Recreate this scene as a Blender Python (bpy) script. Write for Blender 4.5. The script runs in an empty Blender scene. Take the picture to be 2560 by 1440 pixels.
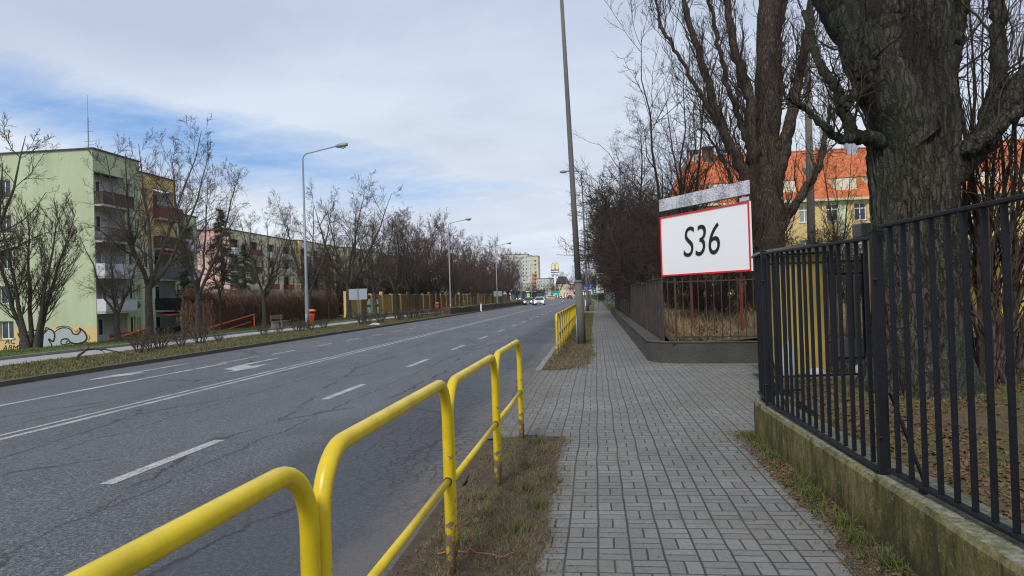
import bpy, math, random
import numpy as np
from mathutils import Vector, Matrix, noise
from mathutils.geometry import tessellate_polygon
scene = bpy.context.scene
C = scene.collection
rad = math.radians

# ------------------------------------------------------------------ camera
YAW, PITCH, ROLL, EYE = rad(6.637), rad(.671), rad(1.8), 1.6
cam = bpy.data.cameras.new('camera'); cam_o = bpy.data.objects.new('camera', cam); C.objects.link(cam_o)
cam.sensor_width = 36; cam.lens = 36*1800/2560; cam.clip_start = .05; cam.clip_end = 6000
f0 = Vector((-math.sin(YAW), math.cos(YAW), 0)); r0 = Vector((math.cos(YAW), math.sin(YAW), 0))
fw = f0*math.cos(PITCH)+Vector((0, 0, math.sin(PITCH))); u0 = r0.cross(fw)
rr = r0*math.cos(ROLL)-u0*math.sin(ROLL); uu = r0*math.sin(ROLL)+u0*math.cos(ROLL)
cam_o.matrix_world = Matrix(((rr.x, uu.x, -fw.x, 0), (rr.y, uu.y, -fw.y, 0), (rr.z, uu.z, -fw.z, EYE), (0, 0, 0, 1)))
scene.camera = cam_o

# ------------------------------------------------------------------ light
scene.view_settings.view_transform = 'Standard'; scene.view_settings.look = 'None'
scene.view_settings.exposure = 0.60; scene.view_settings.gamma = 1
try: scene.cycles.filter_width = 1.15
except Exception: pass
SUN_EL, SUN_AZ = rad(46), rad(192)      # azimuth measured clockwise from +Y
sd = Vector((math.sin(SUN_AZ)*math.cos(SUN_EL), math.cos(SUN_AZ)*math.cos(SUN_EL), math.sin(SUN_EL)))
sl = bpy.data.lights.new('sun', 'SUN'); sl.energy = 1.7; sl.angle = rad(16); sl.color = (1, .95, .88)
so = bpy.data.objects.new('sun', sl); C.objects.link(so); so.rotation_euler = sd.to_track_quat('Z', 'Y').to_euler()


class N:
    """small node-tree helper"""
    def __init__(s, tree): s.t = tree; s.n = tree.nodes; s.l = tree.links
    def new(s, typ, **kw):
        n = s.n.new(typ)
        for k, v in kw.items(): setattr(n, k, v)
        return n
    def put(s, sock, v):
        if v is None: return
        if isinstance(v, bpy.types.NodeSocket): s.l.new(v, sock)
        elif isinstance(v, (tuple, list)) and len(v) == 3 and sock.type == 'RGBA': sock.default_value = (*v, 1)
        else: sock.default_value = v
    def pos(s): return s.new('ShaderNodeNewGeometry').outputs['Position']
    def obj(s): return s.new('ShaderNodeTexCoord').outputs['Object']
    def sep(s, v):
        n = s.new('ShaderNodeSeparateXYZ'); s.put(n.inputs[0], v); return n.outputs
    def comb(s, x, y, z):
        n = s.new('ShaderNodeCombineXYZ')
        for i, a in enumerate((x, y, z)): s.put(n.inputs[i], a)
        return n.outputs[0]
    def m(s, op, a, b=None, c=None, clamp=False):
        n = s.new('ShaderNodeMath', operation=op, use_clamp=clamp)
        for i, v in enumerate((a, b, c)): s.put(n.inputs[i], v)
        return n.outputs[0]
    def vm(s, op, a, b=None):
        n = s.new('ShaderNodeVectorMath', operation=op); s.put(n.inputs[0], a)
        if b is not None: s.put(n.inputs[1], b)
        return n.outputs[0]
    def noise(s, v, scale, detail=3, rough=.55, dist=0, col=False):
        n = s.new('ShaderNodeTexNoise'); s.put(n.inputs['Vector'], v)
        n.inputs['Scale'].default_value = scale; n.inputs['Detail'].default_value = detail
        n.inputs['Roughness'].default_value = rough; n.inputs['Distortion'].default_value = dist
        return n.outputs['Color' if col else 'Fac']
    def vor(s, v, scale, feat='F1', out='Distance', rnd=1):
        n = s.new('ShaderNodeTexVoronoi', feature=feat); s.put(n.inputs['Vector'], v)
        n.inputs['Scale'].default_value = scale; n.inputs['Randomness'].default_value = rnd
        return n.outputs[out]
    def white(s, v):
        n = s.new('ShaderNodeTexWhiteNoise', noise_dimensions='3D'); s.put(n.inputs['Vector'], v); return n.outputs['Value']
    def ramp(s, f, stops, interp='LINEAR'):
        n = s.new('ShaderNodeValToRGB'); s.put(n.inputs[0], f); r = n.color_ramp; r.interpolation = interp
        while len(r.elements) < len(stops): r.elements.new(.5)
        for e, (p, c) in zip(r.elements, stops):
            e.position = p; e.color = (c, c, c, 1) if isinstance(c, (int, float)) else (*c, 1)
        return n.outputs[0]
    def mr(s, v, a, b, c=0., d=1.):
        n = s.new('ShaderNodeMapRange'); s.put(n.inputs[0], v)
        for i, q in enumerate((a, b, c, d)): n.inputs[i+1].default_value = q
        return n.outputs[0]
    def mix(s, f, a, b, mode='MIX'):
        n = s.new('ShaderNodeMix', data_type='RGBA', blend_type=mode)
        s.put(n.inputs[0], f); s.put(n.inputs[6], a); s.put(n.inputs[7], b); return n.outputs[2]
    def bump(s, h, strength, dist=.02):
        n = s.new('ShaderNodeBump'); s.put(n.inputs['Height'], h)
        n.inputs['Strength'].default_value = strength; n.inputs['Distance'].default_value = dist
        return n.outputs[0]


def newmat(name):
    m = bpy.data.materials.new(name); m.use_nodes = True
    m.node_tree.nodes.clear(); n = N(m.node_tree)
    b = n.new('ShaderNodeBsdfPrincipled'); o = n.new('ShaderNodeOutputMaterial'); n.l.new(b.outputs[0], o.inputs[0])
    return m, n, b

def finish(n, b, col, rough=.8, nrm=None, metal=0, spec=None):
    n.put(b.inputs['Base Color'], col); n.put(b.inputs['Roughness'], rough)
    if nrm is not None: n.put(b.inputs['Normal'], nrm)
    b.inputs['Metallic'].default_value = metal
    if spec is not None: b.inputs['Specular IOR Level'].default_value = spec

def simple(name, col, rough=.75, var=.18, scale=3., bump=0., bscale=60., metal=0, spec=None, stretch=None):
    m, n, b = newmat(name); p = n.pos()
    if stretch: p = n.vm('MULTIPLY', p, stretch)
    f = n.noise(p, scale, 4)
    c = n.mix(f, tuple(x*(1-var) for x in col), tuple(min(1, x*(1+var)) for x in col))
    nr = n.bump(n.noise(p, bscale, 3), bump) if bump else None
    finish(n, b, c, rough, nr, metal, spec); return m

# ------------------------------------------------------------------ sky
w = bpy.data.worlds.new('World'); scene.world = w; w.use_nodes = True
w.node_tree.nodes.clear(); n = N(w.node_tree)
sky = n.new('ShaderNodeTexSky', sky_type='NISHITA'); sky.sun_disc = False
sky.sun_elevation = SUN_EL; sky.sun_rotation = SUN_AZ; sky.altitude = 100; sky.air_density = 1.0; sky.dust_density = .6
d = n.new('ShaderNodeTexCoord').outputs['Generated']
s = n.sep(d)
zc = n.m('ADD', n.m('MAXIMUM', s[2], 0.0), .16)
px = n.m('DIVIDE', s[0], zc); py = n.m('DIVIDE', s[1], zc)
pp = n.comb(n.m('MULTIPLY', px, .75), py, 0.)
pr = n.vm('ADD', pp, (3.1, 1.7, .4))
c1 = n.noise(pr, .8, 7, .55, .35)
c2 = n.noise(n.vm('MULTIPLY', pr, (1, 1.6, 1)), 2.1, 6, .6, .5)
az = n.m('ARCTAN2', s[0], s[1])           # 0 along the road, negative to the left
# the break in the cloud: low in the sky, to the left of the road
el = n.m('ARCSINE', s[2])
g1 = n.m('MULTIPLY', n.m('SUBTRACT', el, n.m('ADD', .205, n.m('MULTIPLY', n.m('ADD', az, .5), -.16))), 1/.062)
g2 = n.m('MULTIPLY', n.m('ADD', az, .56), 1/.42)
wisp = n.noise(n.comb(n.m('MULTIPLY', az, 3.2), n.m('MULTIPLY', n.m('ADD', el, n.m('MULTIPLY', az, .12)), 17.), 0.), 1.0, 6, .6, .4)
gap = n.m('EXPONENT', n.m('MULTIPLY', n.m('ADD', n.m('MULTIPLY', g1, g1), n.m('MULTIPLY', g2, g2)), -1.))
cov = n.m('ADD', n.m('MULTIPLY', c1, .75), n.m('MULTIPLY', c2, .45))
cov = n.m('SUBTRACT', n.m('ADD', cov, n.mr(wisp, .3, .7, .21, .39)), n.m('MULTIPLY', gap, .56))
fac = n.mr(cov, .38, .72)
shade = n.noise(n.vm('ADD', pr, (9, 4, 2)), 1.0, 6, .55, .3)
shade = n.mr(shade, .37, .63)
low = n.mr(s[2], .0, .33)
white = n.mix(low, (5.8, 6.3, 6.65), (4.3, 4.85, 5.85))
grey = n.mix(low, (4.7, 5.1, 5.85), (3.4, 3.9, 4.95))
cl = n.mix(shade, grey, white)
blue = n.mix(.75, sky.outputs[0], (1.25, 2.6, 5.2))
colr = n.mix(fac, blue, cl)
bg = n.new('ShaderNodeBackground'); n.put(bg.inputs[0], colr); bg.inputs[1].default_value = .1
o = n.new('ShaderNodeOutputWorld'); n.l.new(bg.outputs[0], o.inputs[0])

# ------------------------------------------------------------------ object helpers
WL = {}
def tag(o, label=None, cat=None, group=None, kind=None):
    for k, v in (('label', label), ('category', cat), ('group', group), ('kind', kind)):
        if v: o[k] = v
    return o
def thing(name, label, cat, loc=(0, 0, 0), group=None, rz=0):
    o = bpy.data.objects.new(name, None); C.objects.link(o); o.location = loc; o.rotation_euler.z = rz
    o.empty_display_size = .1
    WL[o.name] = Vector(loc); return tag(o, label, cat, group)
def kids(o): return [c for c in bpy.data.objects if c.parent == o]
def copy_tree(o, parent=None, ch=None):
    c = o.copy(); C.objects.link(c)
    if parent: c.parent = parent
    for k in (ch if ch is not None else kids(o)): copy_tree(k, c)
    return c

class Geo:
    def __init__(s): s.V = []; s.F = []; s.n = 0
    def add(s, V, F):
        s.V.extend(V); k = s.n; s.F.extend([tuple(i+k for i in f) for f in F]); s.n += len(V); return s
    def box(s, x0, y0, z0, x1, y1, z1):
        V = [(x, y, z) for z in (z0, z1) for y in (y0, y1) for x in (x0, x1)]
        return s.add(V, [(0, 2, 3, 1), (4, 5, 7, 6), (0, 1, 5, 4), (2, 6, 7, 3), (0, 4, 6, 2), (1, 3, 7, 5)])
    def obox(s, o, u, v, w):      # corner + three edge vectors
        o, u, v, w = map(Vector, (o, u, v, w))
        V = [tuple(o+u*a+v*b+w*c) for c in (0, 1) for b in (0, 1) for a in (0, 1)]
        return s.add(V, [(0, 2, 3, 1), (4, 5, 7, 6), (0, 1, 5, 4), (2, 6, 7, 3), (0, 4, 6, 2), (1, 3, 7, 5)])
    def quad(s, a, b, c, d): return s.add([tuple(a), tuple(b), tuple(c), tuple(d)], [(0, 1, 2, 3)])
    def tube(s, pts, r, sides=8, cap=True):
        pts = [Vector(p) for p in pts]; k = len(pts)
        rs = [r]*k if isinstance(r, (int, float)) else list(r)
        V = []; prev = None
        for i, p in enumerate(pts):
            t = (pts[min(i+1, k-1)]-pts[max(i-1, 0)]).normalized()
            if prev is None:
                a = t.cross(Vector((0, 0, 1)) if abs(t.z) < .9 else Vector((1, 0, 0))).normalized()
            else:
                a = (prev - t*prev.dot(t)).normalized()
            prev = a; b = t.cross(a)
            for j in range(sides):
                q = 2*math.pi*j/sides
                V.append(tuple(p+(a*math.cos(q)+b*math.sin(q))*rs[i]))
        F = [(i*sides+j, i*sides+(j+1) % sides, (i+1)*sides+(j+1) % sides, (i+1)*sides+j) for i in range(k-1) for j in range(sides)]
        if cap: F += [tuple(range(sides-1, -1, -1)), tuple((k-1)*sides+j for j in range(sides))]
        return s.add(V, F)
    def prism(s, poly, o, u, v, d):   # 2D outline in plane (o,u,v) thickened by d
        o, u, v, d = map(Vector, (o, u, v, d)); k = len(poly)
        A = [tuple(o+u*a+v*b) for a, b in poly]; B = [tuple(o+u*a+v*b+d) for a, b in poly]
        T = tessellate_polygon([[Vector((a, b, 0)) for a, b in poly]])
        F = [tuple(t) for t in T]+[tuple(k+i for i in t[::-1]) for t in T]+[(i, (i+1) % k, k+(i+1) % k, k+i) for i in range(k)]
        return s.add(A+B, F)
    def arr(s, V, F):
        s.add([tuple(v) for v in V.tolist()], [tuple(f) for f in F.tolist()]); return s
    def obj(s, name, mat, parent=None, loc=None, smooth=False, bevel=0):
        V = np.array(s.V, dtype=float)
        if parent is not None:
            off = np.array(WL[parent.name]); wl = off; l = (0, 0, 0)
        else:
            if loc is None: loc = (V[:, 0].mean(), V[:, 1].mean(), V[:, 2].min())
            off = np.array(loc, dtype=float); wl = off; l = loc
        me = bpy.data.meshes.new(name)
        me.from_pydata((V-off).tolist(), [], s.F); me.materials.append(mat)
        if smooth: me.polygons.foreach_set('use_smooth', [True]*len(me.polygons))
        me.update()
        o = bpy.data.objects.new(name, me); C.objects.link(o); o.location = l
        if parent is not None: o.parent = parent
        WL[o.name] = Vector(wl)
        if bevel:
            md = o.modifiers.new('bevel', 'BEVEL'); md.width = bevel; md.segments = 2; md.limit_method = 'ANGLE'
        return o

def fast_obj(name, parts, mat, parent=None, smooth=True):
    """numpy quad meshes: parts = list of (V(n,3), F(m,4))"""
    V = np.concatenate([p[0] for p in parts]); off = 0; Fs = []
    for v, f in parts: Fs.append(f+off); off += len(v)
    F = np.concatenate(Fs).astype(np.int32)
    me = bpy.data.meshes.new(name); k = F.shape[1]
    me.vertices.add(len(V)); me.vertices.foreach_set('co', V.astype(np.float32).ravel())
    me.loops.add(F.size); me.loops.foreach_set('vertex_index', F.ravel())
    me.polygons.add(len(F)); me.polygons.foreach_set('loop_start', np.arange(0, F.size, k, dtype=np.int32))
    if smooth: me.polygons.foreach_set('use_smooth', np.ones(len(F), dtype=bool))
    me.materials.append(mat); me.update(calc_edges=True)
    o = bpy.data.objects.new(name, me); C.objects.link(o)
    if parent is not None: o.parent = parent
    WL[o.name] = Vector((0, 0, 0)); return o

def struct(o): o['kind'] = 'structure'; return o
def bend(y): return -.00044*max(0, y-150)**2 if y < 320 else -.00044*170**2-.1496*(y-320)*.6

def text_mesh(name, s, size, o, u, v, mat, parent=None, d=.004, shear=0, xs=1, font_off=0):
    cu = bpy.data.curves.new('t', 'FONT'); cu.body = s; cu.size = size; cu.shear = shear; cu.extrude = .0015
    cu.offset = font_off; cu.align_x = 'CENTER'; cu.align_y = 'CENTER'; cu.space_line = .85
    ob = bpy.data.objects.new('t', cu); C.objects.link(ob); bpy.context.view_layer.update()
    me = bpy.data.meshes.new_from_object(ob.evaluated_get(bpy.context.evaluated_depsgraph_get()))
    bpy.data.objects.remove(ob)
    u = Vector(u).normalized(); v = Vector(v).normalized(); nn = u.cross(v); o = Vector(o)
    g = Geo(); g.add([tuple(o+u*(q.co.x*xs)+v*q.co.y+nn*(q.co.z+d)) for q in me.vertices], [tuple(p.vertices) for p in me.polygons])
    return g.obj(name, mat, parent)

def ribbon(pts, wd, closed=False, sub=6):
    """smooth 2-D stroke -> outline polygon pieces"""
    P = [Vector(p) for p in pts]; k = len(P); out = []
    rng = range(k if closed else k-1)
    for i in rng:
        p0 = P[(i-1) % k] if closed or i > 0 else P[i]; p1 = P[i]; p2 = P[(i+1) % k]
        p3 = P[(i+2) % k] if closed or i < k-2 else p2
        for j in range(sub):
            t = j/sub
            out.append(.5*((2*p1)+(p2-p0)*t+(2*p0-5*p1+4*p2-p3)*t*t+(3*p1-p0-3*p2+p3)*t**3))
    out.append(P[0] if closed else P[-1])
    return out
def stroke(g, pts, wd, o, u, v, nrm, t=.006, closed=False, taper=True):
    q = ribbon(pts, wd, closed); k = len(q); o, u, v, nrm = map(Vector, (o, u, v, nrm)); L = []
    for i, p in enumerate(q):
        d = (q[min(i+1, k-1)]-q[max(i-1, 0)]); d = d.normalized() if d.length > 1e-6 else Vector((1, 0))
        w_ = wd*(1 if not taper else .45+.55*math.sin(math.pi*i/(k-1)))/2
        e = Vector((-d.y, d.x))*w_
        for c in (p+e, p-e): L.append(tuple(o+u*c.x+v*c.y+nrm*t))
    g.add(L, [(2*i, 2*i+1, 2*i+3, 2*i+2) for i in range(k-1)])

# ------------------------------------------------------------------ materials
def paint_rusty(name, col, rust=(.13, .085, .06), top=1.15):
    m, n, b = newmat(name); p = n.obj(); z = n.sep(p)[2]
    a = n.noise(p, 20, 6, .68); a2 = n.noise(p, 3, 2)
    low = n.mr(z, .0, top, .19, -.14)
    k = n.m('ADD', n.m('ADD', a, low), n.m('MULTIPLY', n.m('SUBTRACT', a2, .5), .5))
    fac = n.mr(k, .60, .65)
    grime = n.mr(n.noise(n.vm('MULTIPLY', p, (1, 1, .5)), 6, 5, .65), .42, .72, 0, .6)
    c = n.mix(grime, col, tuple(x*.55 for x in col))
    c = n.mix(fac, c, n.mix(n.noise(p, 30, 3), rust, tuple(x*2.0 for x in rust)))
    r = n.m('ADD', n.m('MULTIPLY', fac, .45), .33)
    h = n.m('SUBTRACT', n.m('MULTIPLY', n.noise(p, 60, 3), .15), n.m('MULTIPLY', fac, .3))
    finish(n, b, c, r, n.bump(h, .35, .005)); return m

M = {}
M['yellow'] = paint_rusty('yellow rail paint', (.70, .51, .010))
M['yellow_clean'] = paint_rusty('yellow lower rail paint', (.70, .51, .012), top=.25)
M['black'] = simple('black fence paint', (.006, .0075, .011), .5, .4, 9, .12, 40, spec=.3)
M['lampgrey'] = simple('galvanised lamp grey', (.22, .24, .265), .5, .12, 2, metal=.3)
M['concretepole'] = simple('dark concrete pole', (.125, .115, .105), .85, .25, 4, .25, 50)
M['white'] = simple('white paint', (.78, .78, .76), .6, .06)
M['billwhite'] = simple('white poster paper', (.93, .93, .93), .7, .01)
M['billwhite'].node_tree.nodes['Principled BSDF'].inputs['Emission Strength'].default_value = 0
M['red'] = simple('red border', (.72, .02, .02), .6, .05)
M['redpost'] = simple('red post paint', (.16, .028, .026), .6, .25, 6)
M['ink'] = simple('black ink', (.01, .01, .01), .7, .05)
M['tyre'] = simple('tyre rubber', (.02, .02, .02), .85, .1)
M['plastic'] = simple('black plastic', (.03, .03, .033), .6, .1)
M['orangebin'] = simple('orange bin', (.85, .14, .02), .5, .1)
M['orangerail'] = simple('orange rail paint', (.75, .13, .03), .5, .15)
M['greenbin'] = simple('green bin', (.12, .5, .08), .5, .1)
M['wood'] = simple('weathered wood', (.22, .15, .10), .8, .3, 8)
M['lampglass'] = simple('lamp lens', (.45, .42, .36), .3, .05)
M['signback'] = simple('grey sign back', (.33, .37, .42), .5, .06, metal=.3)
M['signblue'] = simple('blue sign', (.02, .10, .52), .4, .05)
M['signgreen'] = simple('green sign', (.01, .30, .20), .4, .05)
M['hivis'] = simple('yellow green sign', (.55, .80, .05), .5, .05)
M['archyellow'] = simple('yellow arches', (.80, .50, .05), .5, .05)
M['darkgrey'] = simple('dark grey cladding', (.07, .075, .08), .6, .1)
M['teal'] = simple('dark teal cladding', (.05, .11, .11), .6, .1)

def glassmat(name, col, rough=.08):
    m, n, b = newmat(name); p = n.pos()
    finish(n, b, n.mix(n.noise(p, 1.3, 2), tuple(x*.6 for x in col), tuple(x*1.4 for x in col)), rough); return m
M['pane'] = glassmat('window glass', (.05, .06, .075))
M['curtain'] = glassmat('window glass over net curtain', (.28, .29, .30), .2)
M['panes'] = [M['pane'], M['pane'], M['curtain']]

def bark(name, c1, c2, moss=None, sc=1.0, bstr=.6, stretch=.22):
    m, n, b = newmat(name); p = n.obj(); q = n.vm('MULTIPLY', p, (1, 1, stretch))
    e = n.vor(n.vm('ADD', q, n.vm('MULTIPLY', n.noise(q, 9*sc, 3, col=True), (.12, .12, .12))), 16*sc, 'DISTANCE_TO_EDGE')
    f = n.noise(q, 22*sc, 5, .65); h = n.m('ADD', n.m('MULTIPLY', n.mr(e, 0, .35), .6), n.m('MULTIPLY', f, .6))
    c = n.mix(n.mr(h, .25, .95), c1, c2)
    if moss:
        k = n.mr(n.m('ADD', n.noise(p, 1.3, 4, .6), n.m('MULTIPLY', f, .25)), .55, .75)
        c = n.mix(n.m('MULTIPLY', k, .75), c, moss)
    finish(n, b, c, .95, n.bump(h, bstr, .03), spec=.2); return m
def bigbark():
    m, n, b = newmat('furrowed bark'); p = n.obj(); q = n.vm('MULTIPLY', p, (1, 1, .17))
    wv = n.vm('ADD', q, n.vm('MULTIPLY', n.noise(p, 3.5, 4, .65, col=True), (.16, .16, .16)))
    e = n.vor(wv, 15, 'DISTANCE_TO_EDGE'); e2 = n.vor(wv, 34, 'DISTANCE_TO_EDGE')
    f = n.noise(p, 55, 6, .78); mid = n.noise(q, 7, 5, .7)
    h = n.m('ADD', n.m('ADD', n.m('MULTIPLY', n.mr(e, 0, .20), .42), n.m('MULTIPLY', n.mr(e2, 0, .3), .22)), n.m('MULTIPLY', f, .65))
    c = n.ramp(n.m('ADD', n.m('MULTIPLY', h, .6), n.m('MULTIPLY', mid, .4)), [(.29, (.010, .009, .008)), (.5, (.034, .030, .024)), (.68, (.074, .066, .052)), (.86, (.16, .14, .11))])
    k = n.mr(n.noise(n.vm('MULTIPLY', p, (1, 1, .4)), 1.4, 4, .6), .46, .66)
    c = n.mix(n.m('MULTIPLY', k, .6), c, n.mix(f, (.018, .030, .020), (.075, .100, .068)))
    wet = n.mr(n.noise(n.vm('MULTIPLY', n.vm('ADD', p, (3, 1, 0)), (1, 1, .22)), 1.6, 3), .56, .66)
    c = n.mix(n.m('MULTIPLY', wet, .65), c, (.016, .015, .012))
    finish(n, b, c, .95, n.bump(h, 1.0, .035), spec=.2); return m
M['bark_big'] = bigbark()
M['bark_mid'] = bark('brown bark', (.024, .018, .014), (.115, .088, .07), None, 1.2, .7)
M['bark_left'] = bark('grey brown bark', (.035, .029, .025), (.145, .12, .10), (.07, .08, .055), 1.5, .4)
M['twig'] = simple('bare twigs', (.085, .063, .05), .9, .35, 5, spec=.2)
M['twig_dark'] = simple('dark bare twigs', (.055, .042, .035), .9, .35, 5, spec=.2)
M['twig_purple'] = simple('purple brown twigs', (.125, .082, .078), .9, .3, 4, spec=.2)
M['twig_red'] = simple('red brown vines', (.17, .105, .08), .9, .4, 5, spec=.2)
M['needle'] = simple('dark needles', (.045, .062, .042), .8, .4, 5, spec=.2)

def asphalt():
    m, n, b = newmat('worn asphalt'); p = n.pos(); s = n.sep(p)
    q = n.vm('MULTIPLY', p, (1, .28, 1))
    big = n.noise(q, .55, 6, .65); agg = n.noise(p, 30, 3, .9); grain = n.noise(p, 48, 4, .8); spk = n.vor(p, 95)
    c = n.mix(n.mr(big, .3, .7), (.060, .062, .067), (.098, .101, .108))
    blot = n.mr(n.noise(n.vm('MULTIPLY', p, (1, .45, 1)), 1.5, 6, .7), .50, .68)
    c = n.mix(n.m('MULTIPLY', blot, .5), c, (.060, .061, .065))
    # wheel-worn strips
    wv = n.m('SINE', n.m('MULTIPLY', n.m('ADD', s[0], n.m('MULTIPLY', n.noise(q, .3, 2), .9)), 3.9))
    c = n.mix(n.m('MULTIPLY', n.mr(wv, -.2, 1), .22), c, (.11, .114, .124))
    c = n.mix(n.mr(grain, .34, .64, .0, .75), c, n.mix(n.mr(spk, .1, .5), (.30, .305, .32), (.03, .031, .034)))
    c = n.mix(n.mr(n.m('ABSOLUTE', n.m('SUBTRACT', agg, .5)), .02, .14, .0, .8), c, n.mix(n.mr(agg, .48, .52), (.022, .023, .026), (.21, .215, .228)))
    # patched rectangles of newer surfacing
    pt = n.m('MULTIPLY', n.m('MULTIPLY', n.m('GREATER_THAN', s[0], -4.1), n.m('LESS_THAN', s[0], -1.9)), n.m('MULTIPLY', n.m('GREATER_THAN', s[1], 8.9), n.m('LESS_THAN', s[1], 10.1)))
    c = n.mix(n.m('MULTIPLY', pt, .35), c, (.05, .05, .052))
    # dark damp stripes beside the right kerb
    edge = n.m('ADD', s[0], n.m('MULTIPLY', n.m('SUBTRACT', n.noise(n.vm('MULTIPLY', p, (1, .3, 1)), .8, 4), .5), 1.6))
    damp = n.m('MULTIPLY', n.mr(edge, -3.6, -3.0), n.mr(edge, -1.4, -1.9))
    c = n.mix(n.m('MULTIPLY', damp, .6), c, (.030, .031, .036))
    # gutter silt
    silt = n.mr(n.m('ADD', s[0], n.m('MULTIPLY', n.m('SUBTRACT', n.noise(p, 1.6, 6, .65), .5), .7)), -1.85, -1.60)
    c = n.mix(n.m('MULTIPLY', silt, .9), c, n.mix(n.noise(p, 28, 4, .7), (.055, .050, .045), (.15, .135, .118)))
    # cracks
    wr = n.vm('ADD', p, n.vm('MULTIPLY', n.noise(p, 1.6, 8, .78, col=True), (.6, .6, 0)))
    big_e = n.vor(n.vm('MULTIPLY', wr, (1, .32, 1)), .46, 'DISTANCE_TO_EDGE')
    ck = n.m('MULTIPLY', n.mr(big_e, .002, .010, 1, 0), n.mr(n.noise(p, .7, 3), .42, .52))
    wr2 = n.vm('ADD', p, n.vm('MULTIPLY', n.noise(p, 5, 3, .6, col=True), (.12, .12, 0)))
    sm_e = n.vor(wr2, 6.5, 'DISTANCE_TO_EDGE')
    near = n.m('MULTIPLY', n.mr(edge, -3.2, -2.5), n.mr(n.noise(n.vm('MULTIPLY', p, (1, .5, 1)), .6, 3), .42, .55))
    ck2 = n.m('MULTIPLY', n.mr(sm_e, .02, .07, 1, 0), near)
    long_x = n.m('ADD', s[0], n.m('MULTIPLY', n.m('SUBTRACT', n.noise(n.vm('MULTIPLY', p, (0, 1, 0)), .9, 7, .7), .5), .55))
    k3 = None
    for xc in (-6.5, -4.2, -3.15, -9.7):
        t = n.mr(n.m('ABSOLUTE', n.m('SUBTRACT', long_x, xc)), .006, .022, 1, 0)
        k3 = t if k3 is None else n.m('MAXIMUM', k3, t)
    k3 = n.m('MULTIPLY', k3, n.mr(n.noise(p, 1.2, 3), .38, .5))
    crk = n.m('MAXIMUM', n.m('MAXIMUM', ck, ck2), k3)
    c = n.mix(n.m('MULTIPLY', crk, .6), c, (.018, .018, .02))
    h = n.m('SUBTRACT', n.m('ADD', n.m('MULTIPLY', grain, .5), n.m('MULTIPLY', spk, .5)), n.m('MULTIPLY', crk, 2))
    rg = n.mr(big, .3, .7, .72, .55)
    finish(n, b, c, rg, n.bump(h, .9, .008)); return m
M['asphalt'] = asphalt()

def linepaint():
    m, n, b = newmat('road line paint'); p = n.pos()
    wear = n.m('ADD', n.noise(p, 34, 4, .75), n.m('MULTIPLY', n.noise(p, 1.7, 3), .45))
    f = n.mr(wear, .66, .80); c = n.mix(f, n.mix(n.noise(p, 9, 4), (.36, .36, .35), (.50, .50, .48)), (.17, .17, .175))
    finish(n, b, c, .7, n.bump(n.noise(p, 75, 3), .3, .005)); return m
M['line'] = linepaint()
M['line_worn'] = simple('worn line paint', (.27, .27, .265), .8, .35, 12)

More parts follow.
